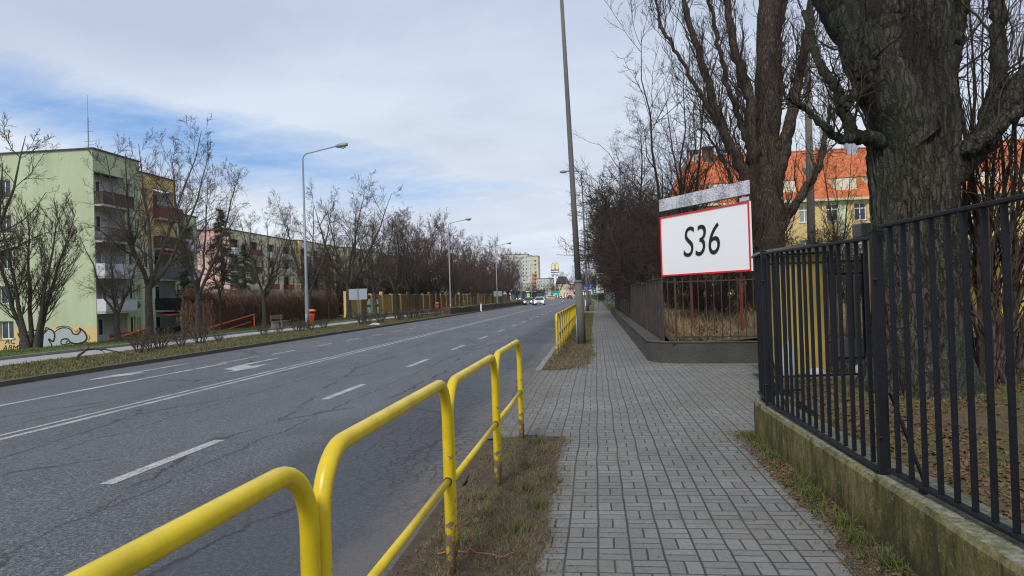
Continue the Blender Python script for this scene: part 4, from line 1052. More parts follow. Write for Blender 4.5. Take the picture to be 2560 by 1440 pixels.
# ================================================================== BUILDINGS
UP = Vector((0, 0, 1))
def facade(g, o, u, W, z0, z1, holes, n_, depth=.22):
    """wall sheet with real openings and reveals; holes = (u0, za, u1, zb)"""
    o = Vector(o); u = Vector(u); n_ = Vector(n_)
    us = sorted({0., W} | {h[0] for h in holes} | {h[2] for h in holes}); zs = sorted({z0, z1} | {h[1] for h in holes} | {h[3] for h in holes})
    P = lambda a, z, d=0: o+u*a+UP*z-n_*d
    for i in range(len(us)-1):
        for j in range(len(zs)-1):
            cu, cz = (us[i]+us[i+1])/2, (zs[j]+zs[j+1])/2
            if any(h[0] < cu < h[2] and h[1] < cz < h[3] for h in holes): continue
            g.quad(P(us[i], zs[j]), P(us[i+1], zs[j]), P(us[i+1], zs[j+1]), P(us[i], zs[j+1]))
    for a, za, b, zb in holes:
        g.quad(P(a, za), P(a, za, depth), P(b, za, depth), P(b, za)); g.quad(P(a, zb), P(b, zb), P(b, zb, depth), P(a, zb, depth))
        g.quad(P(a, za), P(a, zb), P(a, zb, depth), P(a, za, depth)); g.quad(P(b, za), P(b, za, depth), P(b, zb, depth), P(b, zb))
rw = random.Random(2)
def window(parent, o, u, n_, a, za, b, zb, depth=.2, mull=1, pane=None, fr=.07, frame=M['white'], sill=True):
    o = Vector(o); u = Vector(u); n_ = Vector(n_); B = o-n_*(depth-.012); g = Geo()
    g.obox(B+u*a+UP*za, u*(b-a), -n_*.05, UP*fr); g.obox(B+u*a+UP*(zb-fr), u*(b-a), -n_*.05, UP*fr)
    g.obox(B+u*a+UP*(za+fr), u*fr, -n_*.05, UP*(zb-za-2*fr)); g.obox(B+u*(b-fr)+UP*(za+fr), u*fr, -n_*.05, UP*(zb-za-2*fr))
    for k in range(mull):
        c = a+(b-a)*(k+1)/(mull+1)-fr/2; g.obox(B+u*c+UP*(za+fr), u*fr, -n_*.05, UP*(zb-za-2*fr))
    w_ = g.obj('window', frame, parent)
    Geo().obox(B-n_*.03+u*(a+.02)+UP*(za+.02), u*(b-a-.04), -n_*.012, UP*(zb-za-.04)).obj('pane', pane or rw.choice(M['panes']), w_)
    if sill: Geo().obox(o+n_*.05+u*(a-.05)+UP*(za-.05), u*(b-a+.1), -n_*(depth-.02), UP*.045).obj('sill', M['slab'] if frame is M['white'] else frame, w_)
    return w_
def balcony(parent, o, u, n_, a, b, z, mat, out=1.0, h=1.0, kind='solid', slab=True):
    o = Vector(o); u = Vector(u); n_ = Vector(n_); r = None
    s_ = Geo().obox(o+u*a+UP*(z-.16), u*(b-a), n_*out, UP*.16).obj('balcony', M['slab'], parent)
    g = Geo(); z1 = z+.02
    if kind == 'solid':
        g.obox(o+u*a+n_*out+UP*z1, u*(b-a), n_*.04, UP*h); g.obox(o+u*a+UP*z1, u*.04, n_*out, UP*h); g.obox(o+u*(b-.04)+UP*z1, u*.04, n_*out, UP*h)
    else:
        g.obox(o+u*a+n_*out+UP*(z1+h-.05), u*(b-a), n_*.04, UP*.05); g.obox(o+u*a+n_*out+UP*(z1+.06), u*(b-a), n_*.04, UP*.04)
        for e in (a, b-.04): g.obox(o+u*e+UP*(z1+h-.05), u*.04, n_*out, UP*.05)
        st = .11 if kind == 'bars' else .13; w_ = .025 if kind == 'bars' else .095
        x = a
        while x < b-.02: g.obox(o+u*x+n_*(out+.005)+UP*z1, u*w_, n_*.02, UP*(h-.02)); x += st
        y = 0
        while y < out: g.obox(o+u*a+n_*y+UP*z1, u*.02, n_*w_, UP*(h-.02)); g.obox(o+u*(b-.02)+n_*y+UP*z1, u*.02, n_*w_, UP*(h-.02)); y += st
    g.obj('railing', mat, s_); return s_
def blockbox(parent, name, x0, x1, y0, y1, z0, z1, mat, mroof=None):
    g = Geo(); g.box(x0, y0, z0, x1, y1, z1); return g.obj(name, mat, parent)

# ---- green block near left: gable toward us, loggias toward the road
XF = -39.0; ex = Vector((1, 0, 0)); ey = Vector((0, 1, 0))
t = thing('apartment_block', 'pale green five storey apartment block with graffiti on its gable, at the left', 'building', (-46, 56, -2))
floors = [-1.4, 1.4, 4.2, 7.05, 9.9]
g = Geo(); hol = []
GO = (-58.0, 52.4, 0)
for z in floors: hol += [(58-47.35, z+.85, 58-46.15, z+2.3), (58-54.3, z+.85, 58-53, z+2.3)]
facade(g, GO, ex, 19.0, -2.2, 14.25, hol, -ey)
# road facade of section A
FO = (XF, 52.4, 0); hA = []
for z in floors: hA += [(-.0+.12, z+.02, 3.75, z+2.62), (4.15, z+.9, 4.85, z+2.3), (5.05, z+1.1, 5.55, z+2.2)]
facade(g, FO, ey, 5.8, -2.2, 14.25, hA, ex, .3)
g.quad((-58, 52.4, -2.2), (-58, 64, -2.2), (-58, 64, 14.25), (-58, 52.4, 14.25)); g.quad((XF, 58.2, 13), (XF, 58.2, 14.25), (-58, 58.2, 14.25), (-58, 58.2, 13))
g.obj('wall', M['w_green'], t)
# loggia interiors
g = Geo()
for z in floors:
    g.quad((XF-1.3, 52.5, z), (XF-1.3, 56.2, z), (XF-1.3, 56.2, z+2.7), (XF-1.3, 52.5, z+2.7))
    g.quad((XF-.29, 52.52, z), (XF-1.3, 52.52, z), (XF-1.3, 52.52, z+2.7), (XF-.29, 52.52, z+2.7)); g.quad((XF-.29, 56.15, z), (XF-.29, 56.15, z+2.7), (XF-1.3, 56.15, z+2.7), (XF-1.3, 56.15, z))
    g.box(XF-1.35, 52.5, z-.16, XF-.02, 56.2, z+.02)
g.obj('loggia', M['w_grey'], t)
for z in floors:
    for c in ((.35, z+.05, 1.15, z+2.25), (1.35, z+.85, 2.5, z+2.25)): window(t, (XF-1.28, 52.4, 0), ey, ex, c[0], c[1], c[2], c[3], .0, 1 if c[2]-c[0] > .9 else 0, sill=False)
    window(t, FO, ey, ex, 4.15, z+.9, 4.85, z+2.3, .2, 0); window(t, FO, ey, ex, 5.05, z+1.1, 5.55, z+2.2, .2, 0)
    window(t, GO, ex, -ey, 58-47.35, z+.85, 58-46.15, z+2.3, .2, 1, pane=M['pane']); window(t, GO, ex, -ey, 58-54.3, z+.85, 58-53, z+2.3, .2, 1)
for z, mt, kd in ((9.9, M['b_brown'], 'slats'), (7.05, M['b_brown'], 'bars'), (4.2, M['b_white'], 'solid'), (1.4, M['b_white'], 'solid')):
    balcony(t, FO, ey, ex, .05, 3.95, z, mt, .75, 1.0, kd)
Geo().obox((XF+.76, 52.45, 2.25), (.03, 0, 0), (0, 3.9, 0), (0, 0, .18)).obj('railing', M['b_black'], t)
Geo().box(XF-52*0-19.05, 52.28, 14.25, XF+.12, 58.3, 14.36).obj('roof', M['roofedge'], t)
# section B yellow with dark balconies
FB = (XF, 58.2, 0); g = Geo(); hB = []
for z in floors[:5]: hB += [(.5, z+.9, 1.2, z+2.2), (1.9, z-.2, 5.0, z+2.4)]
facade(g, FB, ey, 5.2, 7.0, 13.4, [h for h in hB if h[1] > 7.0], ex, .3)
g.obj('yellow_wall', M['w_yellow'], t)
g = Geo(); facade(g, FB, ey, 5.2, -2.2, 6.998, [h for h in hB if h[3] < 6.99], ex, .3); g.obj('lower_wall', M['w_green2'], t)
g = Geo(); g.quad((XF-1.2, 60, -2), (XF-1.2, 63.3, -2), (XF-1.2, 63.3, 12.4), (XF-1.2, 60, 12.4)); g.box(XF-1.15, 63.2, -2, XF-.31, 63.25, 12.3); g.obj('loggia', M['w_grey'], t)
for i, z in enumerate(floors):
    window(t, FB, ey, ex, .5, z+.9, 1.2, z+2.2, .2, 0)
    window(t, (XF-1.18, 58.2, 0), ey, ex, 2.1, z+.05, 4.4, z+2.2, .0, 2, sill=False)
for z, mt, kd in ((9.6, M['b_red'], 'solid'), (6.9, M['b_brown'], 'slats'), (4.15, M['b_grey'], 'solid'), (1.35, M['b_black'], 'solid'), (-1.3, M['b_black'], 'solid')):
    balcony(t, FB, ey, ex, 1.8, 5.15, z, mt, .8, 1.05, kd)
Geo().obox((XF+.01, 60.1, 6.75), (0, 3.2, 0), (.95, 0, -.42), (0, 0, .04)).obj('awning', M['awn_red'], t)
Geo().obox((XF+.01, 60.2, 1.12), (0, 3.3, 0), (1.2, 0, -.30), (0, 0, .04)).obj('awning', M['awn_orange'], t)
Geo().box(XF-12, 58.31, 13.4, XF+.1, 63.5, 13.5).obj('roof', M['roofedge'], t)
Geo().box(XF-11.9, 58.25, 13.0, XF-.32, 63.3, 13.4).obj('attic', M['w_yellow'], t)
# section C lower, green
FC = (XF-.6, 63.5, 0); g = Geo(); hC = []
for z in floors[:4]: hC += [(.4, z+.9, 1.2, z+2.2), (1.7, z-.1, 4.0, z+2.3)]
facade(g, FC, ey, 4.6, -2.2, 10.5, hC, ex, .3); g.quad((XF-.6, 68.1, -2.2), (XF-12, 68.1, -2.2), (XF-12, 68.1, 10.5), (XF-.6, 68.1, 10.5)); g.obj('low_wing_wall', M['w_green2'], t)
g = Geo(); g.quad((XF-1.8, 64, -2), (XF-1.8, 68, -2), (XF-1.8, 68, 10.3), (XF-1.8, 64, 10.3)); g.obj('loggia', M['w_yellow'], t)
for z in floors[:4]:
    window(t, FC, ey, ex, .4, z+.9, 1.2, z+2.2, .2, 0); window(t, (XF-1.78, 63.5, 0), ey, ex, 1.9, z+.05, 3.8, z+2.2, .0, 1, sill=False)
    balcony(t, FC, ey, ex, 1.6, 4.1, z, M['b_white'] if z > 4 else M['b_brown'], .6, 1.0, 'solid')
Geo().box(XF-12, 63.55, 10.5, XF-.5, 68.2, 10.6).obj('roof', M['roofedge'], t)
# vents, chimneys
g = Geo()
for x in (-43.6, -41.8, -40.1): g.box(x, 52.37, 13.55, x+.14, 52.395, 13.69)
g.obj('vent', M['w_grey'], t)
for x0, x1 in ((-43.3, -41.9), (-49.5, -46.6)):
    c_ = Geo().box(x0, 56.6, 14.36, x1, 57.5, 15.15).obj('chimney', M['chim_pink'], t)
    Geo().box(x0-.12, 56.5, 15.15, x1+.12, 57.6, 15.25).obj('cap', M['brick_dark'], c_); Geo().box(x1-.7, 56.57, 14.75, x1-.1, 56.6, 15.05).obj('flue', M['ink'], c_)
# graffiti on the gable (paint on the render)
o_ = (0, 52.385, 0); u_ = (1, 0, 0); v_ = (0, 0, 1); n_ = (0, -1, 0); g = Geo()
g.prism([(-45.58, -1.9), (-45.6, -.74), (-45.8, -.12), (-45.12, .13), (-43.9, .0), (-43.29, .08), (-42.81, .16), (-42.53, -.02), (-41.95, .18), (-41.38, .21), (-41.0, -.22), (-40.62, -.27), (-40.38, .18), (-39.97, -.18), (-39.84, -.62), (-40.08, -.92), (-40.65, -1.05), (-41.22, -.98), (-41.6, -1.0), (-42.0, -1.15), (-42.56, -1.25), (-42.7, -1.9)], o_, u_, v_, (0, -.004, 0))
g.obj('graffiti', M['graf_grey'], t)
g = Geo(); st = lambda p, w_, **k: stroke(g, p, w_, (0, 52.376, 0), u_, v_, n_, **k)
st([(-42.63, -.11), (-42.14, .19), (-41.57, .23), (-41.19, .07), (-41.01, -.24), (-40.63, -.29), (-40.39, -.04), (-40.45, .17), (-40.06, -.13), (-39.86, -.53), (-40.03, -.87), (-40.65, -1.05), (-41.22, -.93), (-41.5, -.66), (-41.88, -.66), (-42.07, -.83), (-41.98, -1.05), (-41.6, -1.06), (-41.22, -.89)], .13)
st([(-45.8, -.07), (-45.52, -.57), (-45.42, -.3), (-45.63, -1.09), (-45.5, -1.9)], .2)
st([(-43.49, -.18), (-43.1, .17), (-42.72, -.02), (-42.59, -.37), (-42.74, -.81), (-43.12, -.62), (-42.85, -1.16), (-42.9, -1.7)], .14)
st([(-45.7, .06), (-45.26, .18), (-44.83, -.05), (-44.44, .11), (-43.49, .0), (-43.3, .3), (-42.9, .1)], .11)
st([(-42.5, .2), (-42.2, .33), (-41.5, .36), (-41.0, .1)], .05); st([(-40.9, .0), (-40.7, -.1), (-40.55, .1)], .05); st([(-41.65, -.85), (-41.5, -.78), (-41.6, -.95), (-41.75, -.92)], .06)
st([(-39.7, -.4), (-39.6, -.6), (-39.75, -.8)], .05); st([(-44.6, -.5), (-44.3, -.3), (-44.1, -.8), (-44.5, -1.2)], .10)
g.obj('graffiti_outline', M['ink'], t)
text_mesh('graffiti_tag', 'AC\nABM', .62, (-46.5, 52.385, -1.0), u_, v_, M['ink'], t, d=.006, shear=.25, xs=1.1)
# antenna, dish, fence at the ground floor balcony: own things
a = thing('roof_antenna', 'tall thin aerial mast on the roof of the green apartment block', 'antenna', (-40.9, 54.5, 14.36))
Geo().tube([(-40.9, 54.5, 14.3), (-40.9, 54.5, 17.3), (-40.9, 54.5, 17.5), (-40.9, 54.5, 19.2)], [.05, .045, .02, .012], 6).obj('mast', M['lampgrey'], a)
g = Geo()
for z, l in ((15.4, 1.1), (15.1, .7), (17.0, .45), (16.2, .6)): g.tube([(-40.9-l*.3, 54.5, z), (-40.9+l*.7, 54.5, z)], .018, 5)
g.tube([(-39.9, 54.4, 15.0), (-39.9, 54.4, 15.5)], .02, 5); g.obj('element', M['lampgrey'], a)
a = thing('satellite_dish', 'round grey satellite dish on the green wall beside the balconies', 'dish', (XF+.1, 57.15, 1.9))
Geo().tube([(XF+.08, 57.15, 1.9), (XF+.16, 57.12, 1.92), (XF+.2, 57.1, 1.93)], [.1, .30, .36], 20).obj('dish', M['b_grey'], a, smooth=True)
Geo().tube([(XF, 57.15, 1.9), (XF+.5, 57.0, 1.75)], .015, 5).obj('feed_arm', M['plastic'], a)
a = thing('picket_fence', 'dark red picket fence at the foot of the lowest balcony', 'fence', (XF+1.0, 54.5, -1.4))
for k in range(22): Geo().box(XF+.98, 52.5+k*.19, -1.5, XF+1.0, 52.63+k*.19, -.34).obj('picket', M['b_red'], a)
Geo().box(XF+1.0, 52.5, -.6, XF+1.03, 56.7, -.52).obj('rail', M['b_red'], a)

# ---- row of pink and cream blocks behind
def rowblock(x, y0, y1, ztop, label, first=False):
    t = thing('apartment_block', label, 'building', (x-5, (y0+y1)/2, -2))
    W = y1-y0; nb = int(W/6.4); m_ = W/nb; hol = []; wins = []; bal = []
    for i in range(nb):
        for k, z in enumerate(floors):
            b_ = i*m_
            hol.append((b_+.5, z-.1, b_+3.3, z+2.4)); bal.append((b_+.4, b_+3.4, z, k, i))
            hol.append((b_+4.5, z+.9, b_+5.5, z+2.25)); wins.append((b_+4.5, z+.9, b_+5.5, z+2.25))
    o = (x, y0, 0); g = Geo(); facade(g, o, ey, W, -2.2, ztop, hol, ex, .3)
    g.quad((x, y1, -2.2), (x-11, y1, -2.2), (x-11, y1, ztop), (x, y1, ztop)); g.obj('wall', M['w_cream'], t)
    g = Geo(); g.quad((x-11, y0, -2.2), (x, y0, -2.2), (x, y0, ztop), (x-11, y0, ztop)); g.obj('gable_wall', M['w_pink'] if first else M['w_yellow'], t)
    g = Geo()
    for i in range(nb): g.box(x-.02, y0+i*m_+3.55, -2.2, x+.04, y0+i*m_+4.2, ztop-2.2)
    g.obj('yellow_band', M['w_yellow'], t)
    Geo().box(x-1.35, y0+.05, -2.2, x-1.25, y1-.05, ztop-.3).obj('loggia', M['w_grey'], t)
    for w_ in wins: window(t, o, ey, ex, *w_, .2, 1, sill=False)
    for a_, b_, z, k, i in bal:
        window(t, (x-1.24, y0, 0), ey, ex, a_+.4, z+.05, b_-.4, z+2.2, .0, 2, sill=False)
        balcony(t, o, ey, ex, a_, b_, z, rw.choice([M['b_red'], M['b_red'], M['b_red'], M['b_brown'], M['b_white']]), .8, .95, 'solid')
    Geo().box(x-11.2, y0-.1, ztop, x+.15, y1+.1, ztop+.12).obj('roof', M['roofedge'], t)
    for i in range(2): Geo().box(x-6, y0+4+i*12, ztop+.12, x-5, y0+5.5+i*12, ztop+.9).obj('chimney', M['chim_pink'], t)
rowblock(-58.0, 109, 135, 13.7, 'cream apartment block with pink gable and dark red balconies behind the spruces', True)
rowblock(-57.4, 135.2, 161, 13.9, 'middle cream apartment block of the row, seen through the bare trees')
rowblock(-56.8, 161.2, 190, 14.2, 'third cream apartment block of the row, behind the dense trees')
rowblock(-57.5, 192, 244, 14.2, 'farthest and longest cream apartment block, hardly visible behind the dense tree row')

# ---- school with orange roof
SX0, SX1, SY = 7.7, 50., 74.
t = thing('school_building', 'long ochre building with steep orange tiled roof and dormers behind the trees', 'building', (28, 80, 0))
hol = []; wins = []
x = 2.0
while x < SX1-SX0-2:
    for z in (8.0, 4.5, 1.2): hol.append((x, z, x+1.15, z+1.75))
    x += 2.62
g = Geo(); facade(g, (SX0, SY, 0), ex, SX1-SX0, -.5, 10.1, hol, -ey, .25)
g.quad((SX0, SY, -.5), (SX0, SY+12, -.5), (SX0, SY+12, 10.1), (SX0, SY, 10.1)); g.obj('wall', M['w_school'], t)
for h in hol:
    w_ = window(t, (SX0, SY, 0), ex, -ey, *h, .2, 1, fr=.09)
    Geo().obox(Vector((SX0+h[0]+.05, SY+.17, h[1]+1.15)), ex*1.05, ey*.04, UP*.09).obj('transom', M['white'], w_)
Geo().box(SX0-.35, SY-.45, 10.0, SX1+.3, SY-.01, 10.22).obj('gutter', M['w_green2'], t)
for xx in (23.9, 33.8): Geo().box(xx, SY-.03, 0, xx+.75, SY-.005, 10).obj('pilaster', M['w_green2'], t)
RZ = 16.2; RY = 80.4; g = Geo(); e = .4
A = (SX0-e, SY-e, 10.2); B = (SX1+e, SY-e, 10.2); Cc = (SX1+e, SY+13+e, 10.2); D = (SX0-e, SY+13+e, 10.2); E1 = (10.4, RY, RZ); E2 = (SX1-2, RY, RZ)
g.add([A, B, Cc, D, E1, E2, (SX0-e, SY-e, 10.05), (SX1+e, SY-e, 10.05), (SX1+e, SY+13+e, 10.05), (SX0-e, SY+13+e, 10.05)], [(0, 1, 5, 4), (2, 3, 4, 5), (3, 0, 4), (1, 2, 5), (0, 6, 7, 1), (6, 9, 8, 7), (3, 9, 6, 0), (1, 7, 8, 2)])
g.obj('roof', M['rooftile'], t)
Geo().tube([E1, E2], .13, 6).obj('ridge_tiles', M['rooftile'], t)
sl_ = (RZ-10.2)/(RY-SY+e)
def dormer(x0, x1, z0, z1):
    yf = SY-e+(z0-10.2)/sl_; yb = SY-e+(z1+.25-10.2)/sl_
    d_ = Geo().add([(x0, yf, z0), (x1, yf, z0), (x1, yf, z1), (x0, yf, z1), (x0-.5, yb, z1+.25), (x1+.5, yb, z1+.25), (x0-.3, yf+.1, z0), (x1+.3, yf+.1, z0)],
        [(0, 1, 2, 3), (3, 2, 5, 4), (0, 3, 4, 6), (1, 7, 5, 2)]).obj('dormer', M['w_cream'], t)
    window(d_.parent, (x0, yf-.01, 0), ex, -ey, .35, z0+.22, x1-x0-.25, z1-.12, .0, 1, sill=False, fr=.07)
    Geo().add([(x0-.12, yf-.1, z1+.01), (x1+.12, yf-.1, z1+.01), (x1+.6, yb+.15, z1+.32), (x0-.6, yb+.15, z1+.32)], [(0, 1, 2, 3)]).obj('dormer_roof', M['rooftile'], d_)
for x0 in (12.2, 18.2, 24.0, 27.3, 33.4, 37.2, 41.): dormer(x0, x0+1.95, 11.15, 12.35)
for x0 in (15.6, 21.7, 30.6, 35.5):
    yy = SY-e+(13.2-10.2)/sl_; Geo().obox((x0, yy-.06, 13.2), (.7, 0, 0), (0, .85, .85*sl_), (0, -.05, .05)).obj('skylight', M['pane'], t)
Geo().tube([(9.2, 76.6, 12.1), (9.2, 77.2, 12.1)], .42, 14).obj('round_window', M['pane'], t)
for x0, x1, y, z1, mt in ((10.5, 11.7, 80.2, 16.75, 'chim_pale'), (12.0, 13.1, 80.0, 17.0, 'brick_dark'), (26.8, 27.9, 80, 17.0, 'signback'), (39, 40, 80, 17, 'brick_dark')):
    c_ = Geo().box(x0, y-.5, 14.9, x1, y+.5, z1).obj('chimney', M[mt], t); Geo().box(x0-.08, y-.6, z1, x1+.08, y+.6, z1+.1).obj('cap', M['roofedge'], c_)
    for q in range(3): Geo().box(x0+.1+q*(x1-x0-.2)/3, y-.52, z1-.4, x0+.02+(q+1)*(x1-x0-.2)/3, y-.5, z1-.08).obj('flue', M['ink'], c_)
Geo().tube([(9.9, 78.5, 13.4), (9.9, 78.5, 15.8)], .14, 8).obj('vent_pipe', M['lampgrey'], t)

# ================================================================== FAR SIDE SMALL THINGS
# vine covered garage wall
t = thing('vine_wall', 'long garage wall smothered in reddish brown bare vines behind the orange rail', 'wall', (-27.4, 56, -.3))
V = []; F = []; ny, nzp = 90, 12; rv = np.random.default_rng(3)
for i in range(ny+1):
    y = 46.6+23.8*i/ny
    ht = 2.3+.22*noise.noise(Vector((y*.5, 0, 0)))+.12*noise.noise(Vector((y*2, 1, 0)))
    for j in range(nzp+1):
        q = j/nzp
        if q < .6: p = (-26.2, q/.6*ht)
        else: p = (-26.2-(q-.6)/.4*2.0, ht+.15*math.sin((q-.6)/.4*3.14))
        k = .22*noise.noise(Vector((y*.8, q*6, 2)))+.1*noise.noise(Vector((y*2.5, q*16, 5)))
        V.append((p[0]+k, y, -.5+p[1]*1.18+k*.5))
for i in range(ny):
    for j in range(nzp): a = i*(nzp+1)+j; F.append((a, a+1, a+nzp+2, a+nzp+1))
V += [(-28.2, 46.6, -.6), (-26.2, 46.6, -.6), (-26.2, 46.6, 2.1), (-28.2, 46.6, 2.2)]; k = len(V); F.append((k-4, k-3, k-2, k-1))
V += [(-28.2, 70.4, -.6), (-26.2, 70.4, -.6), (-26.2, 70.4, 2.1), (-28.2, 70.4, 2.2)]; k = len(V); F.append((k-1, k-2, k-3, k-4))
Geo().add(V, F).obj('wall', simple('vine backing', (.10, .062, .05), .95, .5, 1.3, .8, 9), t, smooth=True)
m_ = 9000; y = rv.uniform(46.5, 70.4, m_); top = rv.random(m_) < .3
p = np.stack([np.where(top, rv.uniform(-28.2, -26.1, m_), -26.1+rv.uniform(-.1, .15, m_)), y, np.where(top, 2.1+rv.uniform(0, .2, m_), rv.uniform(.0, 2.3, m_))], 1)
d_ = rv.normal(size=(m_, 3)); d_[:, 2] = np.where(top, np.abs(d_[:, 2])*.6, -1.4-np.abs(d_[:, 2])); d_[:, 0] = np.abs(d_[:, 0])*.4; d_ /= np.linalg.norm(d_, axis=1, keepdims=True)
e_ = rv.random(m_) < .16; p[e_, 1] = rv.uniform(46.3, 46.6, e_.sum()); p[e_, 0] = rv.uniform(-28.3, -26.1, e_.sum()); d_[e_, 1] = -np.abs(d_[e_, 1])*.5
l_ = rv.uniform(.3, .9, m_)[:, None]; Q = np.stack([p, p+d_*l_*.5+rv.normal(size=(m_, 3))*.06, p+d_*l_+rv.normal(size=(m_, 3))*.12], 1)-np.array([-27.4, 56, -.3])
fast_obj('vines', [tubes(Q, np.full((m_, 3), .016)*np.array([1, .8, .4]), 3)], M['twig_red'], t)
# orange wall with graffiti
def owall(y0, y1, label, first):
    t = thing('orange_wall', label, 'wall', (-26.3, (y0+y1)/2, 0)); y = y0; i = 0
    while y < y1-.1:
        e = min(y1, y+4.2); b0 = bend(y); s_ = y0 == 73.5 and i < 4
        Geo().obox((-26.4+b0, y+.5, -.4), (0, e-y-.5, 0), (.1, 0, 0), (0, 0, 2.65)).obj('panel', M['orange_wall'] if s_ and i in (0, 2, 3) else M['orange_slat'], t)
        Geo().obox((-26.5+b0, y, -.4), (0, .5, 0), (.34, 0, 0), (0, 0, 2.85+(.25 if i % 3 == 0 else 0))).obj('pillar', M['w_yellow'], t)
        Geo().obox((-26.45+b0, y+.5, 2.25), (0, e-y-.5, 0), (.2, 0, 0), (0, 0, .10)).obj('coping', M['slab'], t)
        Geo().obox((-26.28+b0, y+.5, -.4), (0, e-y-.5, 0), (.05, 0, 0), (0, 0, .5)).obj('plinth', M['slab'], t); y = e; i += 1
    return t
t = owall(73.5, 98.7, 'near part of the orange wall with white and green graffiti', True)
go = (-26.285, 84.6, -.1)
uu_ = (0, 1, 0); g = Geo(); blobw = ribbon([(-4.1, .3), (-4.2, 1.5), (-3.2, 2.15), (-2.2, 2.0), (-1.6, 1.75), (-1, 2.15), (.2, 2.15), (.7, 1.6), (.6, .3), (-.2, .05), (-1.2, .5), (-2.2, .1), (-3.2, 0)], 1, True, 4)[:-1]
g.prism([(q.x, q.y) for q in blobw], go, uu_, (0, 0, 1), (.004, 0, 0)); g.obj('graffiti', M['white'], t)
g = Geo(); g.prism([(-4.1, .95), (.65, .95), (.65, 1.28), (-4.1, 1.28)], (go[0]+.006, go[1], go[2]), uu_, (0, 0, 1), (.003, 0, 0)); g.obj('graffiti_stripe', simple('green spray paint', (.01, .22, .07), .7, .1), t)
g = Geo(); st = lambda p, w_: stroke(g, p, w_, (go[0]+.012, go[1], go[2]), uu_, (0, 0, 1), (1, 0, 0))
st([(-3.9, .35), (-4.15, 1.3), (-3.4, 2.05), (-2.4, 1.95), (-2.1, 1.2), (-2.3, .5), (-3, .1), (-3.7, .3)], .24); st([(-2.1, 1.0), (-1.6, 1.95), (-.6, 2.1), (.3, 1.9), (.6, 1.1), (.5, .1)], .24); st([(-1.9, 1.1), (-1.5, .6), (-.9, .7), (-.8, 1.8)], .2); st([(-1.6, .1), (-1.1, .35), (-.6, .1)], .25)
g.obj('graffiti_outline', M['ink'], t)
g = Geo(); stroke(g, [(0, 1.8), (.3, 1.0), (.9, .7), (1.3, 1.6)], .5, (-26.28, 90.5, -.1), uu_, (0, 0, 1), (1, 0, 0)); g.obj('graffiti', M['teal'], t)
owall(98.9, 160, 'middle part of the orange slatted wall behind the dense trees', False); owall(160.2, 238, 'far part of the orange slatted wall near the parked hedge end', False)
# orange hand rails
def orail(y0, y1, zl, zr, label):
    t = thing('handrail', label, 'handrail', (-25, y0, 0), 'orange handrails')
    Geo().obox((-25, y0, zl), (0, y1-y0, zr-zl), (.05, 0, 0), (0, 0, .06)).obj('rail', M['orangerail'], t)
    for y, z in ((y0+.05, zl), (y1-.12, zr)): Geo().box(-25.0, y, -.35, -24.94, y+.08, z+.02).obj('post', M['orangerail'], t)
    Geo().obox((-25, y0+.1, zl-.45), (0, (y1-y0)*.9, (zr-zl)*.9), (.04, 0, 0), (0, 0, .045)).obj('lower_rail', M['orangerail'], t)
orail(44.0, 50.4, .15, .86, 'orange sloping handrail in front of the brown vines'); orail(34.2, 37.4, -.05, .38, 'orange sloping handrail by the foot of the green apartment block')
# bench and bins
t = thing('park_bench', 'wooden slatted bench just right of the nearest far side lamp', 'bench', (-20.6, 45.2, 0))
g = Geo()
for k in range(3): g.box(-20.75+k*.14, 44.2, .44, -20.64+k*.14, 46.0, .475)
g.obj('seat', M['wood'], t)
g = Geo()
for k in range(2): g.box(-20.86, 44.2, .62+k*.14, -20.83, 46.0, .72+k*.14)
g.obj('backrest', M['wood'], t)
for y in (44.35, 45.8): Geo().box(-20.88, y, 0, -20.38, y+.07, .44).obj('leg', M['kerb'], t); Geo().box(-20.9, y, .44, -20.865, y+.05, .9).obj('backrest_support', M['kerb'], t)
def bin_(x, y, mat, label, tilt=.0):
    t = thing('litter_bin', label, 'bin', (x, y, 0))
    g = Geo(); n_ = 14; V = []
    for z, r_ in ((.12, .19), (.12, .21), (.78, .27), (.80, .29), (.84, .29), (.84, .25), (.3, .2)): V += [(x+r_*math.cos(6.283*i/n_)+tilt*z, y+r_*math.sin(6.283*i/n_), z) for i in range(n_)]
    F = [(j*n_+i, j*n_+(i+1) % n_, (j+1)*n_+(i+1) % n_, (j+1)*n_+i) for j in range(6) for i in range(n_)]+[tuple(range(n_-1, -1, -1))]
    g.add(V, F).obj('body', mat, t, smooth=True)
    g = Geo(); V = []
    for z, r_ in ((1.0, .29), (1.08, .27), (1.14, .16), (1.16, .02)): V += [(x+tilt+.04+r_*math.cos(6.283*i/n_), y+r_*math.sin(6.283*i/n_), z) for i in range(n_)]
    g.add(V, [(j*n_+i, j*n_+(i+1) % n_, (j+1)*n_+(i+1) % n_, (j+1)*n_+i) for j in range(3) for i in range(n_)]+[tuple(range(n_-1, -1, -1))]).obj('lid', mat, t, smooth=True)
    for s_ in (-1, 1): Geo().tube([(x+tilt*.8, y+.26*s_, .75), (x+tilt+.03, y+.26*s_, 1.02)], .018, 6).obj('lid_strut', M['plastic'], t)
    Geo().tube([(x, y, -.05), (x, y, .12)], .05, 8).obj('post', M['plastic'], t)
bin_(-19.6, 47.5, M['orangebin'], 'orange litter bin with raised lid beside the bench', .15)
bin_(-19.9, 88.5, M['orangebin'], 'orange litter bin beyond the second far side lamp', .05); bin_(-19.9, 107, M['greenbin'], 'green litter bin farther along the path')
